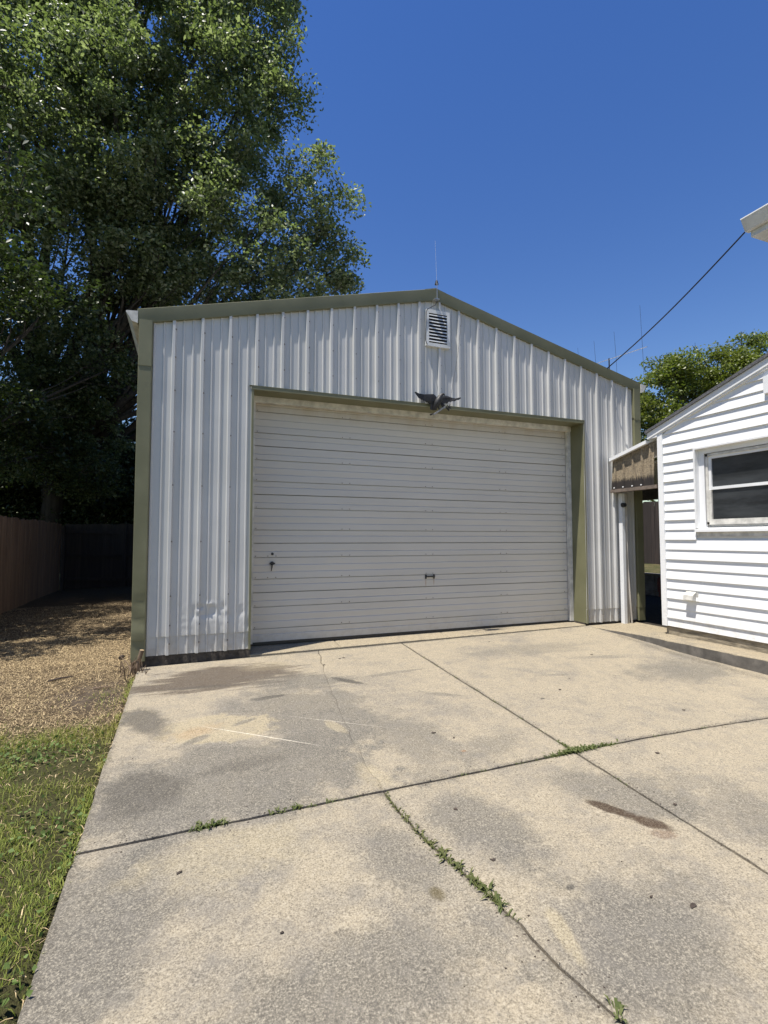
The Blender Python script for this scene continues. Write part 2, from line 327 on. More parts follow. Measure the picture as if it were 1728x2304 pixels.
def np_mesh(name, V, F, mats, parent=None, smooth=False):
    me = bpy.data.meshes.new(name); V = np.asarray(V, np.float32); F = np.asarray(F, np.int32)
    me.vertices.add(len(V)); me.vertices.foreach_set('co', V.ravel())
    k = F.shape[1]; me.loops.add(F.size); me.loops.foreach_set('vertex_index', F.ravel())
    me.polygons.add(len(F)); me.polygons.foreach_set('loop_start', np.arange(0, F.size, k, dtype=np.int32))
    try: me.polygons.foreach_set('loop_total', np.full(len(F), k, dtype=np.int32))
    except Exception: pass
    me.materials.append(mats)
    if smooth: me.polygons.foreach_set('use_smooth', [True] * len(F))
    me.update(); me.validate(); return link(name, me, parent)
# local-coordinate builder: children of an Empty are given in world coordinates, so Empties of big fixed things stay at the origin of the lot
sm = lambda a, b, x: (lambda t: t * t * (3 - 2 * t))(min(1, max(0, (x - a) / (b - a))))
def nz(x, y, z=0.0): return mnoise.noise(Vector((x, y, z)))

# ------------------------------------------------------------------ the ground
def drive_h(x, y):
    y_ = max(y, -9.5)
    return (-0.092 + 0.0125 * x + 0.04 * y_ - 0.066 * sm(1.9, 5.0, x) * min(1, max(0, -y / 1.4))
            + 0.004 * nz(x * 0.7, y * 0.7, 3.1))
def ground_h(x, y):
    xc = max(-5, min(5, x)); yc = max(-9.5, min(0, y))
    h = -0.115 + 0.0125 * xc + 0.04 * yc + 0.02 * nz(x * 0.8, y * 0.8) + 0.01 * nz(x * 3, y * 3, 7)
    if x > -1.14: h -= 0.12 * sm(-1.14, -1.05, x)
    if x > 10.02: h += 0.62 * sm(10.02, 10.06, x)
    return h
def axis(lo, hi, dense_lo, dense_hi, step):
    a = list(np.arange(dense_lo, dense_hi + 1e-6, step)); d = step; v = dense_hi
    while v < hi: d *= 1.6; v = min(hi, v + d); a.append(v)
    d = step; v = dense_lo
    while v > lo: d *= 1.6; v = max(lo, v - d); a.insert(0, v)
    return a
gx = sorted(axis(-420, 420, -7, 14.5, 0.18) + [10.02, 10.06]); gy = axis(-420, 420, -9.5, 12, 0.18)
GV = [(x, y, ground_h(x, y)) for y in gy for x in gx]; nx_ = len(gx)
GF = [(j * nx_ + i, j * nx_ + i + 1, (j + 1) * nx_ + i + 1, (j + 1) * nx_ + i) for j in range(len(gy) - 1) for i in range(nx_ - 1)]
tag(np_mesh('ground', GV, GF, M['soil'], smooth=True), kind='structure')

# ------------------------------------------------------------------ driveway slabs
drive = tag(empty('driveway'), kind='structure')
CR1 = [(0.05, 0.81), (-0.07, 0.804), (-0.84, 0.665), (-1.42, 0.584), (-2.28, 0.481), (-2.885, 0.423), (-3.24, 0.416)]
CR2 = [(-3.2, 0.416), (-3.49, 0.426), (-3.735, 0.449), (-3.95, 0.499), (-4.14, 0.542), (-4.33, 0.574), (-4.53, 0.584), (-4.685, 0.632), (-4.8, 0.655), (-6.4, 0.75)]
def poly_x(pl, y, wob=0.0, seed=0.0):
    for (ya, xa), (yb, xb) in zip(pl, pl[1:]):
        if yb <= y <= ya or (y > pl[0][0] and ya == pl[0][0]) or (y < pl[-1][0] and yb == pl[-1][0]):
            t_ = (y - ya) / (yb - ya); x = xa + (xb - xa) * t_; break
    return x + wob * (nz(y * 5, seed) + 0.6 * nz(y * 17, seed + 4) + 0.4 * nz(y * 47, seed + 9))
def slab(xl, xr, y0, y1, step=0.07, mat=None, hf=drive_h, parent=drive, thick=0.10, name='concrete_slab', lip=0.007, side=None):
    ys = [y0, y0 + 0.006, y0 + 0.014] + list(np.linspace(y0 + 0.05, y1 - 0.05, max(3, int((y1 - y0) / step)))) + [y1 - 0.014, y1 - 0.006, y1]
    ny = len(ys); V = []; n = None
    for j, yy in enumerate(ys):
        a, b = xl(yy), xr(yy); w = b - a
        if n is None: n = max(4, int(w / 0.09))
        us = [0, 0.006 / w, 0.014 / w] + list(np.linspace(0.05 / w, 1 - 0.05 / w, n)) + [1 - 0.014 / w, 1 - 0.006 / w, 1]
        for i, u in enumerate(us):
            x = a + w * u; e = min(i, len(us) - 1 - i, j, ny - 1 - j)
            yw = yy + (0.006 * nz(x * 7, yy, 2) + 0.0035 * nz(x * 33, yy, 5) if j < 3 or j > ny - 4 else 0)
            z = hf(x, yw) - (lip if e == 0 else lip * 0.35 if e == 1 else 0) * (1 + 0.8 * nz(x * 13, yy * 13, 1))
            V.append((x, yw, z))
    nu = len(us); F = [(j * nu + i, j * nu + i + 1, (j + 1) * nu + i + 1, (j + 1) * nu + i) for j in range(ny - 1) for i in range(nu - 1)]
    ring = [i for i in range(nu)] + [j * nu + nu - 1 for j in range(1, ny)] + [(ny - 1) * nu + i for i in range(nu - 2, -1, -1)] + [j * nu for j in range(ny - 2, 0, -1)]
    o = len(V); V += [(V[k][0], V[k][1], V[k][2] - thick) for k in ring]; r = len(ring); nf = len(F)
    F += [(ring[k], o + k, o + (k + 1) % r, ring[(k + 1) % r]) for k in range(r)]
    mb = MB(); mb.v = V; mb.f = F; mb.mi = [0] * nf + [1 if side else 0] * r
    return mb.build(name, [mat or M['conc'], side or M['conc']], parent, smooth=40)
XJ = lambda y: 1.90 + 0.02 * y
XE = lambda y: -1.17 + 0.012 * nz(y * 1.5, 8) + 0.006 * nz(y * 9, 3) + 0.004 * nz(y * 31, 6)
TJ = -3.225; g = 0.009
slab(XE, lambda y: poly_x(CR1, y, 0.022) - 0.0012 - 0.003 * sm(-0.9, -0.3, y), TJ + g, -0.020, lip=0.004)
slab(lambda y: poly_x(CR1, y, 0.022) + 0.0012 + 0.003 * sm(-0.9, -0.3, y), lambda y: XJ(y) - g - 0.004 * abs(nz(y * 9, 2.2)) - 0.003 * nz(y * 31, 7.7), TJ + g, -0.020, lip=0.005)
slab(lambda y: XJ(y) + g + 0.004 * abs(nz(y * 8, 5.2)) + 0.003 * nz(y * 29, 1.7), lambda y: 5.32, TJ + g, -0.020)
slab(XE, lambda y: poly_x(CR2, y, 0.016, 3) - 0.006, -6.35, TJ - g)
slab(lambda y: poly_x(CR2, y, 0.018, 3) + 0.006, lambda y: XJ(y) - g - 0.004 * nz(y * 11, 9.1), -6.35, TJ - g)
slab(lambda y: XJ(y) + g + 0.004 * nz(y * 10, 4.4), lambda y: 5.32, -6.35, TJ - g)
slab(XE, lambda y: XJ(y) - g, -9.5, -6.364)
slab(lambda y: XJ(y) + g, lambda y: 5.32, -9.5, -6.364)
mb = MB()                                                   # dirt lying in the joints
for x0, x1, y0, y1 in ((-1.16, 5.2, TJ - 0.03, TJ + 0.03), (1.7, 2.0, -9.4, -0.02), (0.3, 0.9, -6.3, -0.02), (-1.1, 5.2, -6.39, -6.33)):
    ys = np.linspace(y0, y1, 40); xs = np.linspace(x0, x1, 40)
    V = [(x, yy, drive_h(x, yy) - 0.017) for yy in ys for x in xs]
    mb.add(V, [(j * 40 + i, j * 40 + i + 1, (j + 1) * 40 + i + 1, (j + 1) * 40 + i) for j in range(39) for i in range(39)])
d = mb.build('joint_dirt', M['jointdirt'], drive); d['kind'] = 'stuff'

# threshold in front of the big door
thr = tag(empty('threshold_apron'), kind='structure')
def thr_h(x, y): return -0.070 + 0.0095 * x + (y + 0.0) * (0.055 - 0.0095 * x + 0.0) / 0.6 * 1.0
for a, b in ((0.0, 1.09), (1.094, 2.62), (2.624, 4.93)):
    slab(lambda y, a=a: a, lambda y, b=b: b, 0.002, 0.75, hf=thr_h, parent=thr, thick=0.12, mat=M['walk'], name='apron_slab')

# raised walk along the house
walk = tag(empty('walkway'), kind='structure')
WE = [(0.02, 4.93), (-0.13, 4.936), (-0.6, 5.03), (-0.98, 5.083), (-1.79, 5.10), (-2.43, 5.14), (-4.0, 5.16), (-7.0, 5.16)]
walk_h = lambda x, y: -0.030 + 0.006 * nz(x * 2, y * 2, 4)
slab(lambda y: poly_x(WE, y, 0.008, 6), lambda y: 5.56, -6.5, -0.93, hf=walk_h, parent=walk, thick=0.34, mat=M['walk'], name='walk_slab', lip=0.012, side=M['curbside'])
slab(lambda y: poly_x(WE, y, 0.008, 6), lambda y: 5.9, -0.926, -0.012, hf=walk_h, parent=walk, thick=0.34, mat=M['walk'], name='walk_slab', lip=0.012, side=M['curbside'])
slab(lambda y: 5.9, lambda y: 9.78, -0.95, 6.0, step=0.4, hf=lambda x, y: -0.045 - 0.012 * (x - 5.9), parent=walk, thick=0.3, mat=M['patio'], name='patio_slab', side=M['patio'])

# ------------------------------------------------------------------ the metal garage
G = tag(empty('metal_garage'), 'white ribbed metal garage with green trim and wide overhead door', 'garage')
XL, XR, XM, W, H, DEP = -1.243, 6.093, 2.41, 4.921, 3.05, 9.2
RIBS = [-0.885 + 0.305 * k for k in range(-1, 24)]
SL = 0.2435
top_z = lambda x: 3.655 + SL * (3.66 - abs(x - XM))        # underside of the rake trim
def profile(x0, x1, extra=None):
    """x, outward depth of the rib profile between x0 and x1"""
    pts = []
    for r in RIBS:
        for dx, d_ in ((-0.022, 0), (-0.014, 0.034), (0.014, 0.034), (0.022, 0)): pts.append((r + dx, d_))
        for c in (0.1017, 0.2033):
            for dx, d_ in ((-0.012, 0), (-0.006, 0.0105), (0.006, 0.0105), (0.012, 0)): pts.append((r + c + dx, d_))
    pts.sort()
    def dep(x):
        for (xa, da), (xb, db) in zip(pts, pts[1:]):
            if xa <= x <= xb: return da + (db - da) * (x - xa) / (xb - xa)
        return 0
    xs = [x0] + [p[0] for p in pts if x0 + 0.002 < p[0] < x1 - 0.002] + [x1]
    if extra:
        full = []
        for a, b in zip(xs, xs[1:]):
            k = max(1, int((b - a) / extra)); full += [a + (b - a) * i / k for i in range(k)]
        xs = full + [xs[-1]]
    return [(x, dep(x)) for x in xs]
DENTS = [(-0.56, 0.505, 0.030, 0.028, 0.022), (-0.42, 0.470, 0.045, 0.035, 0.024), (-0.50, 0.415, 0.11, 0.035, 0.012), (-0.63, 0.44, 0.022, 0.06, 0.013),
         (-0.30, 0.500, 0.028, 0.045, 0.015), (-0.26, 0.40, 0.05, 0.05, 0.008), (-0.10, 0.43, 0.035, 0.05, 0.009), (-0.47, 0.545, 0.05, 0.020, -0.007), (-0.03, 0.30, 0.03, 0.05, 0.008),
         (-0.55, 0.08, 0.05, 0.04, 0.005), (-0.25, 0.10, 0.05, 0.03, 0.005), (-0.06, 0.07, 0.03, 0.04, 0.006)]
def panel(name, x0, x1, zb, ztf, off=0.0, dents=False, amp=0.0006, base_y=0.0, parent=G):
    pr = profile(x0, x1, 0.014 if dents else None)
    if dents: zs = list(np.arange(zb, 0.78, 0.018)) + list(np.arange(0.82, 3.4, 0.22))
    else: zs = list(np.arange(zb, max(zb + 0.1, min(ztf(x0), ztf(x1)) - 0.12), 0.22))
    V = []; n = len(pr)
    for z in zs:
        for x, d_ in pr:
            yv = -d_ - off + base_y + amp * (nz(x * 4.5, z * 1.1, off * 900) + 0.5 * nz(x * 11, z * 3.0, 5))
            if dents:
                for cx, cz, rx, rz, a in DENTS: yv += a * math.exp(-((x - cx) / rx) ** 2 - ((z - cz) / rz) ** 2)
                yv += 0.005 * sm(0.68, 0.50, z) * sm(0.16, 0.30, z) * sm(-0.95, -0.7, x) * (abs(nz(x * 11, z * 13, 2)) - 0.2)
            V.append((x, yv, z))
    for x, d_ in pr: V.append((x, -d_ - off + base_y, ztf(x)))
    m = len(zs) + 1
    F = [(j * n + i, j * n + i + 1, (j + 1) * n + i + 1, (j + 1) * n + i) for j in range(m - 1) for i in range(n - 1)]
    mb = MB(); mb.v = V; mb.f = F; mb.mi = [0] * len(F)
    return mb.build(name, M['steel'], parent, smooth=14, fix=False)
ztp = lambda x: top_z(x) + 0.05
SEAM = 0.20
cuts = [-1.13, -0.58, 0.0, 0.335, 1.25, 2.165, 2.41, 3.08, 3.995, W, 5.825, 5.99]
for i, (a, b) in enumerate(zip(cuts, cuts[1:])):
    over = a >= -0.001 and b <= W + 0.001
    panel('wall_panel', a, b, H - 0.005 if over else SEAM, ztp, off=0.0015 * (i % 2), dents=(b <= 0.001))
panel('base_panel', -1.13, 0.0, 0.0, lambda x: SEAM + 0.012, off=-0.011, dents=True)
panel('base_panel', W, 5.99, 0.0, lambda x: SEAM + 0.012, off=-0.011)
# other walls, plain ribbed sheets behind the corner trims
def ribbed_wall(p0, p1, zt0, zt1, nrm):
    p0, p1, nrm = Vector(p0), Vector(p1), Vector(nrm); L = (p1 - p0).length; u = (p1 - p0) / L
    V = []; s_ = 0.0; prof = []
    while s_ < L:
        prof += [(s_, 0), (s_ + 0.10, 0), (s_ + 0.12, 0.03), (s_ + 0.155, 0.03), (s_ + 0.175, 0)]; s_ += 0.305
    prof = [p for p in prof if p[0] < L] + [(L, 0)]
    for q, d_ in prof:
        b = p0 + u * q + nrm * d_; zt = zt0 + (zt1 - zt0) * q / L
        V += [(b.x, b.y, 0.0), (b.x, b.y, zt)]
    return MB().add(V, [(2 * i, 2 * i + 2, 2 * i + 3, 2 * i + 1) for i in range(len(prof) - 1)])
ribbed_wall((XL + 0.03, DEP, 0), (XL + 0.03, 0.0, 0), 3.68, 3.68, (-1, 0, 0)).build('side_wall', M['steel'], G, fix=False)
ribbed_wall((XR - 0.03, 0.0, 0), (XR - 0.03, DEP, 0), 3.68, 3.68, (1, 0, 0)).build('side_wall', M['steel'], G, fix=False)
MB().prism([(XL + .03, DEP, 0), (XR - .03, DEP, 0), (XR - .03, DEP, 3.68), (XM, DEP, 4.57), (XL + .03, DEP, 3.68)], (0, 0.03, 0)).build('rear_wall', M['steel'], G)
for a, b in (((XL + 0.05, 0.012, -0.35), (-0.002, 0.30, 0.004)), ((W + 0.002, 0.02, -0.3), (XR - 0.05, 0.3, 0.004)), ((XL + 0.05, 0.3, -0.35), (XL + 0.3, DEP, 0.004)), ((XR - 0.3, 0.3, -0.35), (XR - 0.05, DEP, 0.004))):
    MB().box(a, b).build('footing', M['footing'], G)
# roof sheets, ridge cap
for s_ in (-1, 1):
    xe = XL - 0.03 if s_ < 0 else XR + 0.03; n = 24
    V = []; prof = []
    yy = -0.03
    while yy < DEP + 0.05: prof += [(yy, 0), (yy + .10, 0), (yy + .12, .03), (yy + .155, .03), (yy + .175, 0)]; yy += 0.305
    for yv, d_ in prof: V += [(xe, yv, top_z(xe) + 0.115 + d_), (XM, yv, top_z(XM) + 0.115 + d_)]
    MB().add(V, [(2 * i, 2 * i + 2, 2 * i + 3, 2 * i + 1) for i in range(len(prof) - 1)]).build('roof_panel', M['steel'], G, fix=False)
zr = top_z(XM) + 0.155
MB().prism([(XM - 0.16, -0.03, zr - 0.035), (XM, -0.03, zr + 0.008), (XM + 0.16, -0.03, zr - 0.035), (XM, -0.03, zr - 0.01)], (0, DEP, 0)).build('ridge_cap', M['green'], G)
# rake trims: face board with a small return, in lapped lengths
def rake(xa, xb, off=0.0):
    mb = MB(); n = 10; P = []
    xs = [xa + (xb - xa) * i / n for i in range(n + 1)]
    sec = [(-0.041 - off, 0.012), (-0.044 - off, 0.145), (-0.020 - off, 0.158), (0.01, 0.15), (0.01, -0.012), (-0.0365 - off, -0.012)]
    k = len(sec)
    for x in xs:
        for (yy, zz) in sec: P.append((x, yy + 0.0018 * nz(x * 3, zz * 20), top_z(x) + zz + 0.0012 * nz(x * 4, zz, 8)))
    F = [(i * k + j, i * k + (j + 1) % k, (i + 1) * k + (j + 1) % k, (i + 1) * k + j) for i in range(n) for j in range(k)]
    F += [tuple(range(k))[::-1], tuple(n * k + j for j in range(k))]
    return mb.add(P, F).build('rake_trim', M['green'], G, smooth=25)
rake(XL - 0.02, 1.47, 0.0); rake(1.455, XM, 0.003); rake(XM, 3.445, 0.003); rake(3.43, XR + 0.005, 0.0)
# white eave gutter: end profile shows past the rake trim
def eave_gutter(xw, s_):
    sec = [(0, 3.64), (0, 3.775), (s_ * 0.115, 3.765), (s_ * 0.12, 3.752), (s_ * 0.085, 3.70), (s_ * 0.06, 3.655)]
    MB().prism([(xw + a, -0.052, z_) for a, z_ in sec], (0, DEP + 0.1, 0)).build('eave_gutter', M['offwhite'], G)
eave_gutter(XL - 0.012, -1); eave_gutter(XR + 0.010, 1)
# corner trims in lapped lengths
def trim(name, x0, x1, z0, z1, y0=-0.046, off=0.0, dent=None):
    nzs = max(2, int((z1 - z0) / 0.06)); V = []; xs = [x0, x0 + 0.004, x0 + (x1 - x0) * .33, x0 + (x1 - x0) * .66, x1 - 0.012, x1]
    dep = [0.008, 0, 0, 0, 0, 0.012]
    for j in range(nzs + 1):
        z = z0 + (z1 - z0) * j / nzs
        for x, d_ in zip(xs, dep):
            yv = y0 - off + d_ + 0.0020 * nz(x * 9, z * 1.6, 6)
            if dent: yv += sum(a * math.exp(-((x - cx) / .07) ** 2 - ((z - cz) / .05) ** 2) for cx, cz, a in dent)
            V.append((x, yv, z))
        V += [(x1, 0.0, z), (x0, 0.0, z)]
    k = len(xs) + 2
    F = [(j * k + i, j * k + (i + 1) % k, (j + 1) * k + (i + 1) % k, (j + 1) * k + i) for j in range(nzs) for i in range(k)]
    F += [tuple(range(k))[::-1], tuple(nzs * k + i for i in range(k))]
    return MB().add(V, F).build(name, M['green'], G, smooth=30)
dl = [(-1.16, 0.58, 0.014), (-1.20, 0.42, 0.012), (-1.12, 0.36, 0.014), (-1.18, 0.28, -0.01)]
trim('corner_trim', XL, -1.100, 3.175, 3.69, off=0.006); trim('corner_trim', XL, -1.100, 0.185, 3.21, dent=dl); trim('corner_trim', XL, -1.102, -0.04, 0.20, off=-0.005, dent=[(-1.15, 0.1, 0.01)])
trim('corner_trim', 5.950, XR, 3.185, 3.69, off=0.005); trim('corner_trim', 5.950, XR, 0.19, 3.21); trim('corner_trim', 5.952, XR, -0.01, 0.205, off=-0.005)
# door opening: green jamb and header returns, white stops
MB().box((-0.022, -0.036, 0.0), (-0.0, 0.25, H)).build('jamb_trim', M['green'], G)
V = []; F = []
for j in range(31):
    z = j * H / 30
    for i, yv in enumerate((-0.037, 0.0, 0.06, 0.13, 0.20, 0.255)):
        V.append((W + 0.003 + 0.006 * nz(yv * 7, z * 1.3, 3) + (0.004 if i == 0 else 0), yv, z))
F = [(j * 6 + i, j * 6 + i + 1, (j + 1) * 6 + i + 1, (j + 1) * 6 + i) for j in range(30) for i in range(5)]
o = len(V); V += [(W + 0.022, v[1], v[2]) for v in V]
F += [(a + o, d_ + o, c + o, b + o) for a, b, c, d_ in F]
F += [(j * 6, (j + 1) * 6, o + (j + 1) * 6, o + j * 6) for j in range(30)]
MB().add(V, F).build('jamb_trim', M['green'], G, smooth=30)
MB().box((-0.024, -0.040, H - 0.012), (W + 0.024, -0.032, H + 0.030)).box((-0.024, -0.032, H - 0.010), (W + 0.024, 0.26, H - 0.002)).box((-0.05, -0.043, H + 0.030), (W + 0.024, -0.005, H + 0.036)).build('header_trim', M['green'], G)
MB().box((0.0, 0.25, 0.0), (0.055, 0.30, 2.965)).build('door_stop', M['offwhite'], G)
MB().box((W - 0.062, 0.25, 0.0), (W, 0.30, 2.965)).build('door_stop', M['offwhite'], G)
MB().box((0.0, 0.235, 2.965), (W, 0.30, H - 0.010)).build('door_stop', M['offwhite'], G)
# overhead door, five sections
DY = 0.31
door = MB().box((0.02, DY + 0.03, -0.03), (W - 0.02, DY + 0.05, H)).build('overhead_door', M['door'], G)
SEC = 0.6075
grooves = [(0.100, .0035), (0.166, .008), (0.258, .003), (0.345, .003), (0.432, .008), (0.512, .0035)]
NXD = 60
for k in range(5):
    z0 = k * SEC + 0.004; z1 = (k + 1) * SEC - 0.003; pr = [(z0, 0.024), (z0 + 0.002, 0.0)]
    for gz, dpt in grooves:
        gz += k * SEC; w_ = 0.009 if dpt > .005 else 0.012
        if dpt > .005: pr += [(gz - 0.006, 0.0), (gz - 0.004, dpt * 2.2), (gz + 0.003, dpt * 2.2), (gz + 0.0045, 0.0)]
        else: pr += [(gz - w_, -0.002), (gz - 0.002, dpt * 1.8), (gz + w_, 0.002)]
    pr += [(z1 - 0.002, 0.0), (z1, 0.024)]
    V = []; n = NXD + 1
    for z, d_ in pr:
        for i in range(n):
            x = 0.02 + (W - 0.04) * i / NXD
            V.append((x, DY + d_ + 0.0025 * nz(x * 1.7, z * 2.2, k * 3) + 0.001 * nz(x * 5, z * 8, k), z + 0.0015 * nz(x * 0.9, k * 5.0)))
    m = len(pr)
    mb = MB(); mb.add(V, [(j * n + i, j * n + i + 1, (j + 1) * n + i + 1, (j + 1) * n + i) for j in range(m - 1) for i in range(n - 1)])
    mb.build('door_section', M['door'], door, smooth=12, fix=False)
MB().box((0.02, DY - 0.004, -0.028), (W - 0.02, DY + 0.03, 0.006)).build('bottom_seal', M['black'], door)
mb = MB()
for k in range(5):
    for gz in (0.166, 0.432):
        for x in (0.085, 1.19, 1.295, 2.41, 2.515, 3.635, 3.74, 4.80) + ((0.235, 0.335) if k == 1 else ()):
            z = k * SEC + gz + 0.018; mb.tube([(x, DY + 0.002, z), (x, DY - 0.006, z)], [0.0075, 0.0055], 6)
b = mb.build('bolt', M['rust'], door); b['kind'] = 'stuff'
MB().tube([(0.289, DY + .004, 1.083), (0.289, DY - 0.008, 1.083)], 0.017, 12).build('lock_cylinder', M['black'], door, smooth=40)
MB().tube([(0.288, DY + .004, 0.966), (0.288, DY - 0.008, 0.966)], 0.024, 12).box((0.255, DY - 0.022, 0.955), (0.321, DY - 0.008, 0.975)).tube([(0.288, DY - 0.012, 0.965), (0.284, DY - 0.020, 0.92), (0.276, DY - 0.016, 0.872)], [0.010, 0.008, 0.005], 6).build('door_handle', M['bronze'], door, smooth=40)
MB().box((2.395, DY - 0.012, 0.715), (2.415, DY + 0.004, 0.775)).box((2.520, DY - 0.012, 0.715), (2.540, DY + 0.004, 0.775)).tube([(2.405, DY - 0.022, 0.748), (2.53, DY - 0.022, 0.748)], 0.010, 8).box((2.397, DY - 0.026, 0.738), (2.413, DY - 0.01, 0.758)).box((2.522, DY - 0.026, 0.738), (2.538, DY - 0.01, 0.758)).build('lift_handle', M['black'], door, smooth=40)
# siding screws
mb = MB()
for r in RIBS:
    for z in (0.10, 0.30, 0.62, 1.22, 1.85, 2.45, 2.92, 3.30, 3.62, 3.95, 4.22):
        if r < XL + .16 or r > 5.93 or z > top_z(r) - 0.04: continue
        if -0.05 < r < W + 0.05 and z < H + 0.05: continue
        x = r + 0.020; mb.tube([(x, -0.012, z + .02), (x, -0.028, z + .02)], [0.009, 0.006], 6)
b = mb.build('screw', M['rust'], G); b['kind'] = 'stuff'
# gable vent
VX0, VX1, VZ0, VZ1 = 2.258, 2.618, 3.885, 4.388
mb = MB().box((VX0, -0.046, VZ0), (VX0 + 0.042, -0.0, VZ1)).box((VX1 - 0.042, -0.046, VZ0), (VX1, -0.0, VZ1)).box((VX0 + 0.042, -0.047, VZ1 - 0.048), (VX1 - 0.042, -0.0, VZ1 + 0.003)).box((VX0 + 0.042, -0.047, VZ0 - 0.003), (VX1 - 0.042, -0.0, VZ0 + 0.044))
vent = mb.build('gable_vent', M['gutter'], G)
MB().box((VX0 + 0.03, -0.0365, VZ0 + .03), (VX1 - 0.03, -0.0355, VZ1 - .03)).build('vent_screen', M['dark'], vent)
n = 9
for i in range(n):
    z = VZ0 + 0.052 + (VZ1 - VZ0 - 0.10) * (i + 0.25) / n
    MB().prism([(VX0 + 0.041, -0.047, z), (VX0 + 0.041, -0.045, z + 0.013), (VX0 + 0.041, -0.0372, z + 0.021), (VX0 + 0.041, -0.0372, z + 0.017), (VX0 + 0.041, -0.044, z + 0.004)], (VX1 - VX0 - 0.082, 0, 0)).build('louver', M['gutter'], vent)

# things on the garage front
eg = tag(empty('eagle_ornament', (0, 0, 0)), 'dark cast metal eagle with spread wings above the garage door', 'ornament')
def E_(px, py, y=0.0): return (2.03 + (px - 370) / 1043, y, 3.185 - ((py - 1680) - (px - 370) * 0.118) / 1100)
def wing(pts, root, tip):
    mb = MB(); n = len(pts); x0, x1 = root, tip; V = []
    for yo in (0.0, 0.012):
        for (px, py) in pts:
            tt = (px - x0) / (x1 - x0); V.append(E_(px, py, -0.10 - 0.07 * max(0, tt) ** 1.4 + 0.03 * math.sin(tt * 3) + yo))
    mb.add(V, [tuple(range(n)), tuple(range(2 * n - 1, n - 1, -1))] + [(i, (i + 1) % n, n + (i + 1) % n, n + i) for i in range(n)])
    return mb
lw = [(370, 1680), (385, 1673), (450, 1690), (540, 1696), (620, 1690), (690, 1690), (722, 1715), (748, 1760), (752, 1815), (738, 1850), (712, 1862), (690, 1845), (668, 1862), (650, 1835), (628, 1840), (606, 1808), (584, 1812), (562, 1788), (540, 1795), (518, 1772), (496, 1778), (474, 1756), (452, 1762), (430, 1735), (405, 1715)]
rw = [(800, 1760), (825, 1745), (850, 1720), (890, 1713), (930, 1730), (980, 1755), (1020, 1770), (1080, 1763), (1086, 1780), (1058, 1800), (1035, 1794), (1012, 1812), (985, 1803), (960, 1816), (935, 1806), (905, 1836), (880, 1822), (850, 1842), (825, 1832), (790, 1850), (778, 1810)]
wing(lw, 745, 370).build('wing', M['bronze'], eg); wing(rw, 785, 1086).build('wing', M['bronze'], eg)
mb = MB(); pts = [E_(690, 1935, -.11), E_(705, 1885, -.125), E_(730, 1835, -.135), E_(752, 1790, -.14), E_(772, 1748, -.14), E_(790, 1722, -.14), E_(804, 1710, -.145), E_(822, 1716, -.15), E_(836, 1730, -.155)]
mb.tube(pts, [0.012, 0.030, 0.046, 0.046, 0.034, 0.022, 0.022, 0.014, 0.003], 12).build('body', M['bronze'], eg, smooth=60)
tl = [(700, 1850), (728, 1868), (742, 1925), (722, 1932), (706, 1925), (690, 1934), (672, 1922), (655, 1926), (640, 1908), (650, 1840)]
V = [E_(px, py, -0.095 + yo) for yo in (0, 0.014) for px, py in tl]; n = len(tl)
MB().add(V, [tuple(range(n)), tuple(range(2 * n - 1, n - 1, -1))] + [(i, (i + 1) % n, n + (i + 1) % n, n + i) for i in range(n)]).build('tail', M['bronze'], eg)
MB().tube([E_(770, 1840, -.135), E_(800, 1880, -.14), E_(820, 1905, -.14)], 0.010, 8).tube([E_(735, 1860, -.13), E_(745, 1905, -.135), E_(760, 1935, -.135)], 0.010, 8).build('leg', M['bronze'], eg, smooth=50)
MB().prism([E_(650, 2005, -.16), E_(668, 2020, -.16), E_(850, 1905, -.16), E_(836, 1888, -.16)], (0, 0.035, 0)).build('perch_bar', M['castlight'], eg)
MB().tube([E_(660, 2000, -.15), E_(690, 1975, 0.0)], 0.012, 6).build('bracket', M['bronze'], eg)
MB().tube([E_(790, 1830, -.13), E_(900, 1960, -.16)], 0.010, 6).build('bracket', M['bronze'], eg)
mb = MB(); c0 = Vector(E_(893, 1912, -.17))
for i in range(6):
    a = 2 * math.pi * i / 6 + .3; mb.tube([c0, c0 + Vector((math.cos(a) * 0.045, -0.01 * (i % 2), math.sin(a) * 0.045))], [0.011, 0.001], 5)
mb.build('star', M['bronze'], eg)
tag(MB().tube([(2.805, -0.075, 4.46), (2.70, -0.12, 3.8), E_(895, 1890, -.17)], 0.0020, 5).build('guy_wire', M['bronze']), 'thin grey wire from the rake trim down to the eagle star', 'wire')
tag(MB().tube([(2.27, -0.05, 3.90), (2.34, -0.06, 3.5), E_(735, 1720, -.12)], 0.0018, 5).build('guy_wire', M['galv']), 'thin grey wire from the gable vent down to the eagle back', 'wire')
wh = tag(empty('whip_antenna'), 'white whip antenna standing at the garage roof peak', 'antenna')
MB().tube([(2.397, -0.10, 4.62), (2.385, -0.10, 4.95), (2.372, -0.10, 5.33)], [0.0014, 0.0012, 0.0010], 6).build('whip', M['gutter'], wh)
MB().tube([(2.397, -0.10, 4.50), (2.397, -0.10, 4.74)], 0.005, 8).box((2.360, -0.108, 4.517), (2.43, -0.03, 4.528)).build('mount_bracket', M['galv'], wh)
MB().tube([(2.403, -0.075, 4.735), (2.403, -0.075, 4.79)], [0.028, 0.014], 8).build('base_cap', M['black'], wh)
tag(MB().tube([(2.397, -0.10, 4.50), (2.375, -0.09, 4.44), (2.32, -0.08, 4.405), (2.27, -0.066, 4.378), (2.252, -0.06, 4.34), (2.250, -0.045, 4.10), (2.251, -0.04, 3.95), (2.265, -0.06, 3.89)], 0.005, 6).build('antenna_cable', M['wire']), 'black cable looping from the roof peak to the gable vent', 'cable')

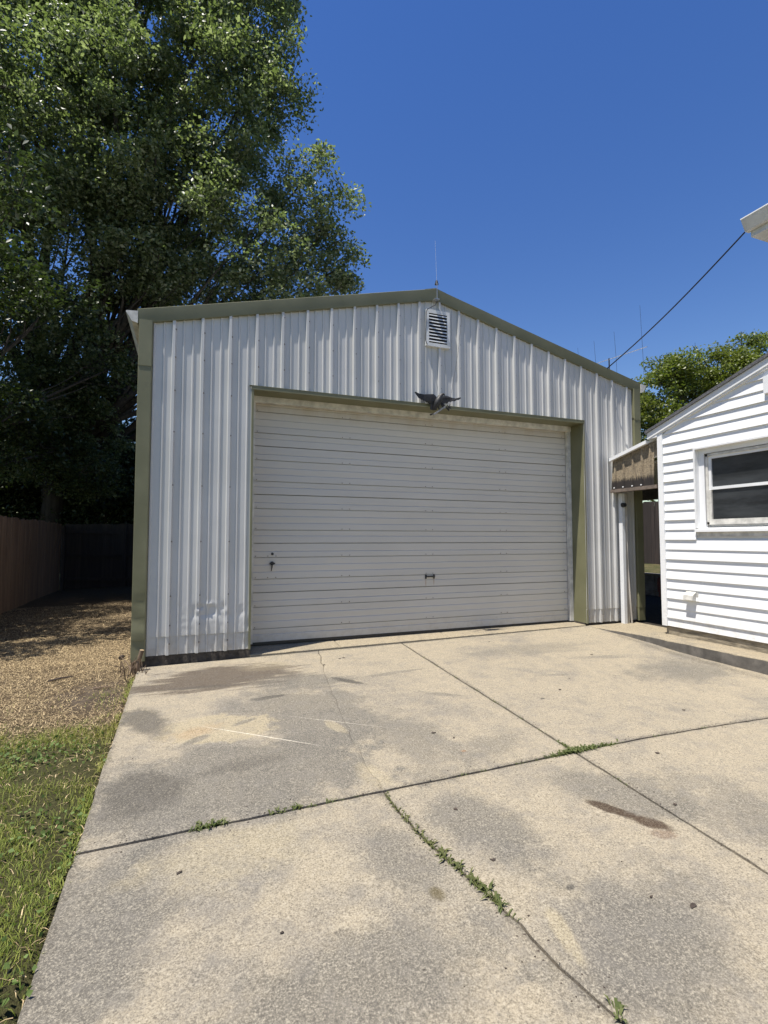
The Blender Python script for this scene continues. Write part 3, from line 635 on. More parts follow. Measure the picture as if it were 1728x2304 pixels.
# ------------------------------------------------------------------ white house: lean-to wing and tall block
HS = tag(empty('white_house'), 'white house with lap siding and a double hung window beside the garage', 'house')
XH, YC, YB = 5.468, -0.92, -2.85
zt_h = lambda y: 2.773 + 0.337 * (-0.95 - y)
WY0, WY1, WZ0, WZ1 = -2.49, -1.432, 1.30, 2.445
def board(y0, y1, z0, z1, lap):
    """clapboard between y0<y1 (y1 is the garage end), clipped under the rake"""
    yl = min(y1, -0.95 - (z0 - 2.773) / 0.337) ; yu = min(y1, -0.95 - (z1 - 2.773) / 0.337)
    if yl <= y0 + 0.02: return
    yu = max(yu, y0 + 0.01)
    xo = XH - lap; xi = XH - 0.002; t_ = 0.004
    V = [(xo, y0, z0), (xo, yl, z0), (xi, yu, z1), (xi, y0, z1), (xo, y0, z0 - .001), (XH + .02, y0, z0), (XH + .02, yl, z0), (XH + .02, yu, z1), (XH + .02, y0, z1)]
    F = [(0, 1, 2, 3), (0, 5, 6, 1), (5, 8, 7, 6), (3, 2, 7, 8), (1, 6, 7, 2), (0, 3, 8, 5)]
    MB().add(V, F).build('siding_board', M['vinyl'], HS)
zs = [0.088] + [0.2 + 0.1325 * k for k in range(0, 25)]
for k, (a, b) in enumerate(zip(zs, zs[1:])):
    lap = 0.0240 if k % 2 else 0.0185
    b += 0.0
    if b <= WZ0 - 0.03 or a >= WZ1 - 0.02: board(YB, -0.972, a, b, lap)
    else: board(WY1 + 0.012, -0.972, a, b, lap); board(YB, WY0 - 0.012, a, b, lap)
MB().box((XH - 0.036, -0.972, 0.085), (XH + 0.05, -0.894, 2.79)).build('corner_board', M['vinyl'], HS)
for q in ([(-0.93, 0.09), (YB, 0.09), (YB, WZ0), (-0.93, WZ0)], [(-0.93, WZ0), (WY1, WZ0), (WY1, WZ1), (-0.93, WZ1)], [(WY0, WZ0), (YB, WZ0), (YB, WZ1), (WY0, WZ1)], [(-0.93, WZ1), (YB, WZ1), (YB, zt_h(YB)), (-0.93, zt_h(-.93))]):
    MB().prism([(XH + 0.021, a, b) for a, b in q], (0.01, 0, 0)).build('sheathing', M['white'], HS)
MB().box((XH + 0.03, -0.925, 0.09), (11.0, -0.90, 2.72)).build('rear_wall', M['vinyl'], HS)
MB().box((XH + 0.004, -9.0, -0.4), (11.0, -0.93, 0.0865)).build('foundation', M['found'], HS)
# rake board, roof edge, eave return
ye = -0.745
def strip(x0, x1, ya, yb, lo, hi, m, name):
    return MB().prism([(x0, ya, zt_h(ya) + lo), (x0, yb, zt_h(yb) + lo), (x0, yb, zt_h(yb) + hi), (x0, ya, zt_h(ya) + hi)], (x1 - x0, 0, 0)).build(name, m, HS)
strip(XH - 0.052, XH + 0.04, ye, YB, -0.012, 0.075, M['white'], 'rake_board')
strip(XH - 0.040, XH + 0.04, ye - 0.17, YB, -0.034, -0.0125, M['white'], 'rake_moulding')
strip(XH - 0.075, 11.2, ye + 0.02, YB, 0.0755, 0.115, M['shingle'], 'roof')
MB().prism([(XH - 0.045, ye, zt_h(ye) - 0.012), (XH - 0.045, -0.9, zt_h(-.9) - 0.012), (XH - 0.045, -0.9, 2.70)], (5.4, 0, 0)).build('eave_soffit', M['white'], HS)
# window
wnd = MB().box((XH + 0.115, WY0, WZ0), (XH + 0.125, WY1, WZ1)).build('window', M['white'], HS)
c_ = 0.085
MB().box((XH - 0.027, WY1 - 0.012, WZ0 + .11), (XH + 0.07, WY1 + 0.012, WZ1 + 0.004)).box((XH - 0.027, WY0 - 0.012, WZ0 + .11), (XH + 0.07, WY0 + 0.012, WZ1 + 0.004)).box((XH - 0.026, WY0 + .012, WZ1 - 0.012), (XH + 0.07, WY1 - .012, WZ1 + 0.004)).build('casing_edge', M['white'], wnd)
MB().box((XH + 0.0450, WY1 - c_, WZ0 + .11), (XH + 0.0830, WY1 - 0.012, WZ1 - 0.012)).box((XH + 0.0450, WY0 + 0.012, WZ0 + .11), (XH + 0.0830, WY0 + c_, WZ1 - 0.012)).box((XH + 0.0450, WY0 + c_, WZ1 - 0.075), (XH + 0.0830, WY1 - c_, WZ1 - 0.012)).build('casing', M['white'], wnd)
ya, yb, za, zb = WY0 + c_ + 0.012, WY1 - c_ - 0.012, WZ0 + 0.155, WZ1 - 0.085
MB().box((XH + 0.0530, yb - 0.03, za), (XH + 0.0930, yb, zb)).box((XH + 0.0530, ya, za), (XH + 0.0930, ya + 0.03, zb)).box((XH + 0.0530, ya, zb - 0.03), (XH + 0.0920, yb, zb + .002)).box((XH + 0.0530, ya, za - .002), (XH + 0.0920, yb, za + 0.03)).build('frame', M['offwhite'], wnd)
zm = 1.915
MB().box((XH + 0.0690, yb - 0.062, zm), (XH + 0.1030, yb - 0.03, zb - .03)).box((XH + 0.0690, ya + 0.03, zm), (XH + 0.1030, ya + 0.062, zb - .03)).box((XH + 0.0685, ya + 0.03, zb - 0.062), (XH + 0.1025, yb - 0.03, zb - 0.029)).box((XH + 0.0670, ya + 0.03, zm - 0.018), (XH + 0.1010, yb - 0.03, zm + 0.018)).build('upper_sash', M['white'], wnd)
MB().box((XH + 0.0590, yb - 0.062, za + .03), (XH + 0.0980, yb - 0.03, zm - .018)).box((XH + 0.0590, ya + 0.03, za + .03), (XH + 0.0980, ya + 0.062, zm - .018)).box((XH + 0.0585, ya + 0.03, za + .029), (XH + 0.0975, yb - 0.03, za + 0.065)).build('lower_sash', M['offwhite'], wnd)
MB().box((XH + 0.0890, ya + .05, zm), (XH + 0.0930, yb - .05, zb - .05)).build('pane', M['glass'], wnd)
MB().box((XH + 0.0830, ya + .05, za + .05), (XH + 0.0870, yb - .05, zm)).build('pane', M['glass'], wnd)
MB().prism([(XH - 0.040, WY0 - 0.02, WZ0 + 0.060), (XH - 0.038, WY0 - 0.02, WZ0 + 0.095), (XH + 0.10, WY0 - 0.02, WZ0 + 0.118), (XH + 0.10, WY0 - 0.02, WZ0 + 0.060)], (0, WY1 - WY0 + 0.032, 0)).build('sill', M['white'], wnd)
MB().box((XH - 0.010, WY0 - .012, WZ0), (XH + 0.045, WY1 + 0.006, WZ0 + 0.058)).build('apron_trim', M['offwhite'], wnd)
# dryer hood
hood = MB().prism([(XH - 0.012, -1.262, 0.585), (XH - 0.085, -1.268, 0.540), (XH - 0.095, -1.268, 0.478), (XH - 0.012, -1.262, 0.462)], (0, -0.135, 0)).box((XH - 0.016, -1.425, 0.455), (XH - 0.002, -1.400, 0.578)).build('dryer_vent', M['offwhite'], HS)
hood['label'] = 'beige dryer vent hood low on the siding'
MB().box((XH - 0.05, -2.52, 2.93), (XH - 0.004, -2.33, 3.13)).build('gable_light_block', M['white'], HS)
# tall block behind the lean-to
EX, EY, EZ = 4.95, -2.455, 4.80
MB().box((XH + 0.022, -9.0, 0.09), (11.0, YB - 0.10, 4.62)).build('block_wall', M['vinyl'], HS)
for k, (a, b) in enumerate(zip(zs + [0.2 + 0.1325 * q for q in range(25, 34)], zs[1:] + [0.2 + 0.1325 * q for q in range(25, 35)])):
    if b > 4.62: break
    lap = 0.024 if k % 2 else 0.0185
    MB().prism([(XH - lap, YB - 0.11, a), (XH - 0.002, YB - 0.11, b), (XH + 0.02, YB - 0.11, b), (XH + 0.02, YB - 0.11, a)], (0, -6.1, 0)).build('siding_board', M['vinyl'], HS)
MB().box((XH - 0.036, YB - 0.11, 0.085), (XH + 0.05, YB - 0.002, 4.60)).build('corner_board', M['vinyl'], HS)
sec = [(EX, EZ), (EX + 0.014, EZ), (EX + 0.014, EZ - 0.012), (EX + 0.10, EZ - 0.012), (EX + 0.12, EZ), (EX + 0.13, EZ - 0.125), (EX + 0.062, EZ - 0.125), (EX + 0.008, EZ - 0.022)]
MB().prism([(x, EY, z) for x, z in sec], (0, -6.6, 0)).build('gutter', M['gutter'], HS)
MB().box((EX - 0.004, EY - 6.6, EZ - 0.004), (EX + 0.014, EY + 0.002, EZ + 0.008)).build('gutter_lip', M['white'], HS)
MB().box((EX + 0.115, EY - 6.55, EZ - 0.19), (EX + 1.05, EY - 0.03, EZ - 0.127)).build('soffit', M['gutter'], HS)
MB().box((EX + 0.33, EY - 6.55, EZ - 0.26), (EX + 1.0, EY - 0.20, EZ - 0.192)).build('frieze_board', M['gutter'], HS)
MB().prism([(EX + 0.06, EY - 0.02, EZ - 0.01), (8.0, EY - .02, EZ + 1.5), (8.0, EY - .02, EZ + 1.46), (EX + 0.06, EY - 0.02, EZ - 0.05)], (0, -6.5, 0)).build('upper_roof', M['shingle'], HS)
MB().prism([(11.0, EY - 0.02, EZ - 0.01), (8.0, EY - .02, EZ + 1.5), (8.0, EY - .02, EZ + 1.46), (11.0, EY - 0.02, EZ - 0.05)], (0, -6.5, 0)).build('upper_roof', M['shingle'], HS)
MB().prism([(XH + .06, YB - .05, EZ - .26), (11, YB - .05, EZ - .26), (11, YB - .05, EZ - .06), (8, YB - .05, EZ + 1.42), (XH + .06, YB - .05, EZ + .12)], (0, -0.05, 0)).build('block_gable', M['vinyl'], HS)

# overhead cable
P0 = Vector((EX + 0.06, EY + 0.0, EZ - 0.13)); P1 = Vector((5.42, -0.03, top_z(5.42) + 0.14)); pts = []
for i in range(13):
    t_ = i / 12; p = P0.lerp(P1, t_); p.z -= 0.06 * math.sin(math.pi * t_); pts.append(p)
tag(MB().tube(pts, 0.0085, 6).build('overhead_cable', M['wire']), 'black overhead cable from the upper gutter to the garage roof', 'cable')

# covered passage between garage and house
aw = tag(empty('passage_roof'), 'stained ribbed awning closing the passage between garage and house', 'awning')
AX = 5.49
zt_a = lambda y: 2.475 - 0.225 * y
prof = []; yv = -0.015
ribs_a = [-0.10, -0.27, -0.44, -0.60, -0.745]
V = []; ys = [-0.03]
for r in ribs_a: ys += [r + 0.022, r + 0.008, r - 0.008, r - 0.022]
ys.append(-0.80)
for yy in ys:
    near = min(abs(yy - r) for r in ribs_a); d_ = 0.028 if near < 0.010 else 0.0
    V += [(AX - d_ - 0.03, yy, 2.035), (AX - d_, yy, zt_a(yy))]
MB().add(V, [(2 * i, 2 * i + 1, 2 * i + 3, 2 * i + 2) for i in range(len(ys) - 1)]).build('ribbed_panel', M['awning'], aw, fix=False)
MB().box((AX - 0.06, -0.87, 1.985), (AX + 0.03, -0.034, 2.034)).build('beam', M['beam'], aw)
MB().prism([(AX - 0.075, -0.034, zt_a(0)), (AX - 0.075, -0.72, zt_a(-0.72)), (AX - 0.075, -0.72, zt_a(-0.72) + 0.05), (AX - 0.075, -0.034, zt_a(0) + 0.05)], (0.05, 0, 0)).build('fascia', M['white'], aw)
MB().prism([(AX - 0.03, -0.034, zt_a(0) + .01), (AX - 0.03, -0.89, zt_a(-0.89) + .01), (AX - 0.03, -0.89, zt_a(-0.89) + 0.04), (AX - 0.03, -0.034, zt_a(0) + 0.04)], (0.66, 0, 0)).build('roof_sheet', M['offwhite'], aw)
MB().box((6.13, -0.89, 2.46), (9.30, 5.5, 2.50)).build('roof_sheet', M['offwhite'], aw)
MB().box((9.15, -0.89, 2.17), (9.30, 5.5, 2.459)).build('beam', M['beam'], aw)
for y_ in (2.2, 5.4): MB().box((9.17, y_, -0.1), (9.27, y_ + .1, 2.17)).build('post', M['post'], aw)
for i, yy in enumerate(ribs_a[:4]): MB().tube([(AX - 0.055, yy - .01, 2.055), (AX - 0.068, yy - .01, 2.055)], 0.010, 6).build('screw_cap', M['white'], aw)
pst = tag(empty('downspout_post'), 'white painted post and downspout against the garage under the awning', 'post')
MB().box((5.585, -0.105, -0.035), (5.640, -0.036, 1.98)).build('downspout', M['white'], pst)
MB().box((5.648, -0.085, -0.035), (5.71, -0.034, 1.98)).build('wood_post', M['post'], pst)
tag(MB().tube([(5.60, -0.155, 1.795), (5.60, -0.10, 1.795)], [0.030, 0.038], 10).build('sensor_lamp', M['black'], smooth=40), 'small black round lamp on the post under the awning', 'lamp')
tag(MB().tube([(5.735, -0.10, -0.03), (5.70, -0.075, 0.9), (5.675, -0.098, 1.62)], 0.013, 6).build('leaning_pole', M['post'], smooth=40), 'thin pale wooden pole leaning against the post under the awning', 'pole')
tag(MB().box((5.53, -0.055, 2.545), (5.80, -0.031, 2.575)).build('flashing_strip', M['offwhite']), 'short metal flashing strip on the siding above the awning', 'flashing')

# yard behind the passage
rw_ = tag(empty('retaining_wall'), 'low grey block retaining wall with pale cap behind the passage', 'wall')
for r in range(3):
    for i in range(16):
        y0 = 0.6 + i * 0.40 + (0.2 if r % 2 else 0); MB().box((9.80 + random.uniform(-.008, .008), y0 + .004, -0.14 + r * 0.175), (10.04, y0 + 0.396, -0.14 + r * 0.175 + 0.171)).build('block', M['retain'], rw_)
for i in range(8): MB().box((9.77, 0.6 + i * .8 + .003, 0.386), (10.06, 0.6 + i * .8 + .797, 0.43)).build('cap_stone', M['walk'], rw_)
tag(MB().box((9.70, 2.56, 0.02), (9.78, 2.84, 0.34)).box((9.69, 2.60, 0.34), (9.79, 2.80, 0.37)).tube([(9.70, 2.64, 0.36), (9.70, 2.70, 0.44), (9.70, 2.76, 0.36)], 0.012, 6).box((9.71, 2.58, -.1), (9.77, 2.82, .02)).build('fuel_can', M['red']), 'faded red can standing against the retaining wall', 'can')

# ------------------------------------------------------------------ fences
def fence(label, p0, p1, zb_f, h, mat, group=None, bw=0.142, face=1, gap=0.004):
    p0, p1 = Vector(p0), Vector(p1); L = (p1 - p0).length; u = (p1 - p0) / L; nrm = Vector((u.y, -u.x, 0)) * face
    root = tag(empty('wood_fence'), label, 'fence', group); n = int(L / (bw + gap))
    ang = math.atan2(u.y, u.x)
    variants = []
    for v in range(5):
        hh = h + random.uniform(-.015, .015); mb = MB()
        mb.prism([(0, 0, 0), (bw, 0, 0), (bw, 0, hh - 0.02), (bw - 0.02, 0, hh), (0.02, 0, hh), (0, 0, hh - 0.02)], (0, 0.018, 0)); variants.append(mb.mesh('board', mat))
    for i in range(n):
        q = p0 + u * (i * (bw + gap)); o = link('board', variants[i % 5 if i % 3 else (i * 7) % 5], root)
        o.location = (q.x, q.y, zb_f(q.x, q.y) + random.uniform(-.005, .012)); o.rotation_euler = (random.uniform(-.006, .006), random.uniform(-.006, .006), ang + random.uniform(-.01, .01))
    for hz in (0.25, h * 0.5, h - 0.25):
        a, b = p0 - nrm * 0.04, p1 - nrm * 0.04
        mb = MB(); za, zb2 = zb_f(a.x, a.y) + hz, zb_f(b.x, b.y) + hz
        mb.prism([(a.x, a.y, za), (b.x, b.y, zb2), (b.x, b.y, zb2 + 0.085), (a.x, a.y, za + 0.085)], -nrm * 0.035).build('rail', mat, root)
    k = int(L / 2.4) + 1
    for i in range(k + 1):
        q = p0 + u * (L * i / k) - nrm * 0.12; z_ = zb_f(q.x, q.y)
        MB().box((q.x - .045, q.y - .045, z_ - .1), (q.x + .045, q.y + .045, z_ + h - .05)).build('fence_post', mat, root)
    return root
fence('brown wooden privacy fence running along the lawn left of the garage', (-3.98, 1.0, 0), (-4.05, 10.6, 0), ground_h, 1.86, M['fence'])
fence('shade-darkened wooden fence across the shady yard behind the lawn', (-4.0, 10.7, 0), (-0.9, 10.7, 0), ground_h, 1.86, M['fence3'], face=-1, gap=-0.004)
fence('shade-darkened grey brown wooden fence seen through the passage', (13.5, 9.5, 0), (13.5, 3.6, 0), ground_h, 2.05, M['fence2'])

# ------------------------------------------------------------------ yagi antenna
ya_ = tag(empty('yagi_antenna'), 'thin metal yagi antenna with upright rods beyond the garage roof', 'antenna')
B1 = at_depth(1456, 780, 8.7); B0 = at_depth(1300, 832, 10.6); Bm = at_depth(1383, 802, 9.5)
MB().tube([B0, B1], 0.006, 6).build('boom', M['galv'], ya_)
for px, t_, up, dn in ((1309, 0.03, 0.45, 0.45), (1352, 0.30, 0.46, 0.46), (1396, 0.60, 0.48, 0.50), (1444, 0.945, 0.76, 0.56)):
    c = B0.lerp(B1, t_); MB().tube([c + Vector((0.02, 0, -dn)), c, c + Vector((-0.035, 0, up))], [0.0024, 0.003, 0.002], 5).build('rod', M['bronze'], ya_)
c = B0.lerp(B1, 0.5)
MB().tube([(c.x, c.y, 2.48), (c.x, c.y, c.z + 0.02)], 0.012, 8).build('mast', M['bronze'], ya_)

# ------------------------------------------------------------------ trees
def leaf_cards(P, size, droop, rng, wid=0.30):
    """one folded four-point leaf per position: 4 verts, 2 tris"""
    n = len(P); d = rng.normal(size=(n, 3)); d[:, 2] = d[:, 2] * 0.6 - droop; d /= np.linalg.norm(d, axis=1)[:, None]
    u = rng.normal(size=(n, 3)); u[:, 2] *= 0.55; u -= (u * d).sum(1)[:, None] * d; u /= np.linalg.norm(u, axis=1)[:, None]
    s_ = (size * rng.uniform(0.65, 1.25, n))[:, None]; nn = np.cross(d, u)
    V = np.empty((n, 4, 3)); V[:, 0] = P; V[:, 1] = P + d * s_ * 0.42 + u * s_ * wid + nn * s_ * 0.10
    V[:, 2] = P + d * s_; V[:, 3] = P + d * s_ * 0.42 - u * s_ * wid + nn * s_ * 0.10
    i = np.arange(n) * 4
    F = np.concatenate([np.stack([i, i + 1, i + 2], 1), np.stack([i, i + 2, i + 3], 1)])
    return V.reshape(-1, 3), F
def tree(name, label, base, lobes, r0, leaf, size, n_clust, n_leaf, crad, mat, droop=0.35, seed=1, group=None, forks=None, zmin=0.4, cat='tree', fork_h=2.0, spread=0.35):
    rng = np.random.default_rng(seed); rnd = random.Random(seed); base = Vector(base)
    root = tag(empty(name, base), label, cat, group)
    wv = np.array([l[1][0] * l[1][1] * l[1][2] for l in lobes]) ** 0.8; wv /= wv.sum()
    trunk = MB(); paths = []
    cen = sum((Vector(l[0]) * w for l, w in zip(lobes, wv)), Vector())
    fork = base + Vector((0, 0, fork_h)); fork.x += (cen.x - base.x) * 0.08; fork.y += (cen.y - base.y) * 0.08
    def curve(a, b, bow, k=7):
        out = []; side = Vector((rnd.uniform(-1, 1), rnd.uniform(-1, 1), 0)) * (b - a).length * 0.06
        for i in range(k + 1):
            t_ = i / k; p = a.lerp(b, t_); p += Vector((0, 0, 1)) * bow * math.sin(math.pi * t_) + side * math.sin(2 * math.pi * t_)
            out.append(p)
        return out
    tp = curve(base - Vector((0, 0, .3)), fork, 0, 4); trunk.tube([p - base for p in tp], [r0 * 1.25, r0 * 1.05, r0, r0 * .95, r0 * .9], 10)
    nodes = []
    for li, (c, rr) in enumerate(lobes):
        c = Vector(c); tgt = c + Vector((0, 0, rr[2] * 0.45)); p = curve(fork, tgt, -0.08 * (tgt - fork).length * 0.5, 9)
        rb = r0 * (0.40 + 0.25 * rnd.random()) * min(1.0, 0.5 + max(rr) / 5)
        rad = [max(0.02, rb * (1 - i / 9.0) + 0.015) for i in range(10)]
        trunk.tube([q - base for q in p], rad, 8)
        nodes += [(q, rad[i]) for i, q in enumerate(p) if i > 2]
        for _ in range(int(4 + max(rr) * 2)):           # secondary branches
            i = rnd.randint(3, 8); d = Vector((rnd.gauss(0, 1), rnd.gauss(0, 1), rnd.gauss(0.25, .6))).normalized()
            e = c + Vector((d.x * rr[0], d.y * rr[1], d.z * rr[2])) * rnd.uniform(.6, .95)
            if e.z < base.z + zmin: e.z = base.z + zmin + 0.3
            q2 = curve(p[i], e, 0.03 * (e - p[i]).length, 6); r1 = rad[i] * 0.5
            rd = [max(0.008, r1 * (1 - j / 6.2)) for j in range(7)]
            trunk.tube([q - base for q in q2], rd, 6); nodes += [(q, rd[j]) for j, q in enumerate(q2) if j > 0]
    NP = np.array([tuple(n_[0]) for n_ in nodes])
    PTS = []
    for ci in range(n_clust):
        li = rng.choice(len(lobes), p=wv); c, rr = lobes[li]
        d = rng.normal(size=3); d /= np.linalg.norm(d); q = np.array(c) + d * np.array(rr) * rng.uniform(0.35, 1.0) ** 0.45
        q += rng.normal(size=3) * 0.12
        if q[2] < base.z + zmin: q[2] = base.z + zmin + rng.uniform(0, .5)
        k = ((NP - q) ** 2).sum(1).argmin(); a = Vector(NP[k]); b = Vector(q)
        if (b - a).length > 0.15:
            tw = curve(a, b, 0.05 * (b - a).length, 3); trunk.tube([x - base for x in tw], [0.012, 0.009, 0.007, 0.004], 4, cap=False)
        m = int(n_leaf * rng.uniform(0.5, 1.5)); cr = crad * rng.uniform(0.6, 1.3)
        off = rng.normal(size=(m, 3)); off /= np.linalg.norm(off, axis=1)[:, None]; off *= (rng.uniform(0, 1, (m, 1)) ** 0.45) * np.array([cr, cr, cr * 0.6]) * 1.08; off[:, 2] -= 0.25 * (off[:, 0] ** 2 + off[:, 1] ** 2) / cr
        PTS.append(q + off)
        m2 = max(1, m // 5); tt = rng.uniform(0, 1, (m2, 1)); PTS.append(np.array(a) * (1 - tt) + q * tt + rng.normal(size=(m2, 3)) * 0.10)
    P = np.concatenate(PTS); P = P[P[:, 2] > base.z + zmin * .7] - np.array(base)
    trunk.build('trunk', M['bark'], root, smooth=60, fix=False)
    V, F = leaf_cards(P, size, droop, rng)
    np_mesh('crown', V, F, mat, root)
    return root
def L(px, py, Z, r, rz=None):
    p = at_depth(px, py, Z); return ((p.x, p.y, p.z), (r, r, rz or r))
bA = at_depth(105, 1212, 15.2)
lobesA = [L(90, 60, 13.0, 2.6), L(330, 70, 13.5, 2.6), L(560, 60, 14.0, 1.45), L(600, 190, 13.6, 1.3), L(470, 230, 13.2, 1.9), L(250, 280, 12.5, 2.3), L(40, 300, 12.0, 2.2),
          L(520, 300, 14.5, 0.9), L(520, 400, 13.5, 1.35), L(690, 440, 13.5, 1.25, 1.2), L(720, 560, 13.2, 1.0, 0.95), L(600, 590, 13.0, 1.35), L(400, 480, 12.8, 1.9), L(190, 520, 13.0, 1.9),
          L(410, 620, 14.0, 1.3), L(300, 720, 15.5, 1.3), L(20, 560, 11.8, 1.6), L(775, 615, 13.6, 0.5), L(150, -200, 14, 3.0), L(420, -220, 14.5, 3.0), L(620, -120, 14.2, 1.3), L(-250, 200, 13, 3.2), L(-150, -150, 14, 3.0),
          L(60, 740, 12.8, 1.4), L(185, 800, 13.6, 1.3), L(60, 900, 12.6, 1.2), L(215, 930, 14.2, 1.2), L(255, 830, 14.6, 1.2), L(120, 1020, 13.8, 1.0), L(-40, 1000, 13.0, 1.2), L(200, 1060, 14.4, 0.8), L(330, 560, 14.0, 1.6), L(640, 650, 13.2, 1.0, 0.7), L(500, 650, 13.4, 1.2, 0.8), L(750, 640, 13.4, 0.6, 0.45), L(420, 700, 13.6, 1.0)]
tree('maple_tree', 'tall dense maple tree rising behind the garage and fence', (bA.x, bA.y, -0.15), lobesA, 0.30, None, 0.106, 2100, 142, 0.46, M['leafA'], 0.40, seed=3, zmin=1.9, fork_h=3.4)
lobesB = [((-6.4, 4.6, 5.2), (1.9, 1.9, 1.5)), ((-5.4, 5.8, 4.2), (1.5, 1.6, 1.1)), ((-6.6, 7.0, 5.8), (2.0, 1.8, 1.6)), ((-5.0, 3.4, 5.6), (1.3, 1.4, 1.0)), ((-6.8, 3.0, 6.6), (1.8, 1.8, 1.4)), ((-4.9, 7.2, 3.9), (1.2, 1.4, 0.9)), ((-4.4, 5.2, 6.2), (1.1, 1.3, .8)), ((-4.2, 8.6, 4.6), (1.3, 1.3, 1.2)), ((-3.4, 9.2, 3.4), (1.1, 1.0, .9)), ((-2.6, 8.0, 5.2), (.9, 1.2, .7)), ((-3.4, 6.4, 6.4), (1.0, 1.2, .6)), ((-4.7, 1.9, 6.0), (1.0, .9, .6)), ((-3.6, 2.6, 6.6), (.9, .8, .5)), ((-5.4, 1.2, 6.4), (1.2, .9, .6))]
tree('maple_tree', 'shady maple whose low branches hang over the brown fence', (-6.9, 5.6, -0.17), lobesB, 0.20, None, 0.105, 640, 78, 0.42, M['leafC'], 0.40, seed=9, zmin=2.0, fork_h=2.4)
for i, (x, y_, r, h, lb) in enumerate((*_, 'dark leafy bush growing in the shade behind the wooden fences') for _ in ((-5.6, 12.6, 2.0, 6.2), (-3.2, 12.4, 1.9, 5.8), (-0.9, 12.5, 1.8, 6.4), (-8.4, 12.0, 2.2, 6.0), (-7.0, 14.4, 2.3, 5.4), (-4.3, 15.0, 2.3, 5.2), (-1.8, 14.8, 2.2, 5.6))):
    tree('leafy_bush', lb, (x, y_, -0.15), [((x, y_, h * .30), (r, r * .8, h * .28)), ((x + .3, y_ + .2, h * .42), (r, r * .8, h * .30)), ((x + .5, y_ - .3, h * .68), (r * .8, r * .7, h * .28)), ((x - .6, y_, h * .62), (r * .7, r * .7, h * .28))], 0.09, None, 0.11, 420, 90, 0.45, M['leafC'], 0.3, seed=20 + i, group='bushes behind the wooden fences', zmin=0.3, cat='bush', fork_h=0.6)
bR = at_depth(1640, 1212, 26)
lobesR = [L(1470, 860, 25, 1.1), L(1520, 835, 25.5, 1.0), L(1440, 940, 25, 1.3), L(1570, 880, 26, 1.5), L(1620, 830, 26, 1.3), L(1680, 790, 26.5, 0.9), L(1735, 800, 26, 1.3), L(1660, 870, 26, 1.8), L(1500, 980, 25, 1.8), L(1440, 1060, 25.0, 1.4), L(1640, 990, 26, 2.3), L(1780, 900, 26, 2.2), L(1668, 752, 26.5, 0.28), L(1474, 808, 25, 0.3), L(1565, 785, 25.6, 0.35)]
tree('oak_tree', 'yellow green broadleaf tree behind the house roof', (bR.x, bR.y, 0.4), lobesR, 0.30, None, 0.155, 760, 100, 0.55, M['leafB'], 0.25, seed=31, zmin=3.0, fork_h=3.0)

# ------------------------------------------------------------------ lawn cover
def scatter(n, x0, x1, y0, y1, rng, keep=None):
    P = np.stack([rng.uniform(x0, x1, n), rng.uniform(y0, y1, n)], 1)
    if keep is not None: P = P[keep(P)]
    return P
def vnoise(P, s_): return np.array([mnoise.noise(Vector((p[0] * s_, p[1] * s_, 1.7))) for p in P])
edge = -1.185
def blades(P, h, w, lean, rng, flat=False):
    n = len(P); Z = np.array([ground_h(a, b) for a, b in P]); a = rng.uniform(0, 2 * math.pi, n); hh = h * rng.uniform(.5, 1.3, n); le = lean * rng.uniform(0.2, 1.4, n)
    u = np.stack([np.cos(a), np.sin(a)], 1); b = np.stack([-u[:, 1], u[:, 0]], 1); ww = w * rng.uniform(.7, 1.3, n)
    V = np.empty((n, 5, 3))
    B = np.concatenate([P, Z[:, None] - (0.0 if flat else 0.004)], 1)
    def off(t_, hf, wf): 
        o = B.copy(); o[:, :2] += u * (le * t_)[:, None] + b * (ww * wf)[:, None]; o[:, 2] += hh * hf; return o
    V[:, 0] = off(0, 0, .5); V[:, 1] = off(0, 0, -.5); V[:, 2] = off(.35, .62, -.42); V[:, 3] = off(.35, .62, .42); V[:, 4] = off(1.0, 1.0 if not flat else .3, 0)
    i = np.arange(n) * 5
    F = np.concatenate([np.stack([i, i + 1, i + 2], 1), np.stack([i, i + 2, i + 3], 1), np.stack([i + 3, i + 2, i + 4], 1)])
    return V.reshape(-1, 3), F
rg = np.random.default_rng(5)
def keep_green(P):
    v = vnoise(P, 1.1) * 0.75 + vnoise(P, 4.0) * 0.35
    return (P[:, 0] < edge + 0.03 * vnoise(P, 9)) & (P[:, 1] + v + rg.normal(size=len(P)) * 0.28 < -1.35) & (rg.uniform(size=len(P)) < np.clip(0.50 + 1.1 * vnoise(P, 2.3) + .5 * vnoise(P, 7), .06, 1))
P = scatter(230000, -5.2, edge + .02, -6.2, -0.5, rg, keep_green); V, F = blades(P, 0.032, 0.0032, 0.030, rg)
tag(np_mesh('grass', V, F, M['grass']), 'short green lawn grass beside the driveway', 'grass', kind='stuff')
def keep_cl(P): return (P[:, 0] < edge + 0.02) & (P[:, 1] + vnoise(P, 1.1) * .8 < -1.3) & (vnoise(P, 2.0) + rg.normal(size=len(P)) * .25 > 0.05)
P = scatter(15000, -4.0, edge + .03, -6.2, -0.6, rg, keep_cl); n = len(P)
Z = np.array([ground_h(a, b) for a, b in P]) + rg.uniform(.015, .04, n); C3 = np.concatenate([P, Z[:, None]], 1)
V, F = leaf_cards(C3, 0.024, -0.2, rg, 0.45)
tag(np_mesh('clover', V, F, M['clover']), 'low clover leaves mixed into the lawn beside the driveway', 'ground cover', kind='stuff')
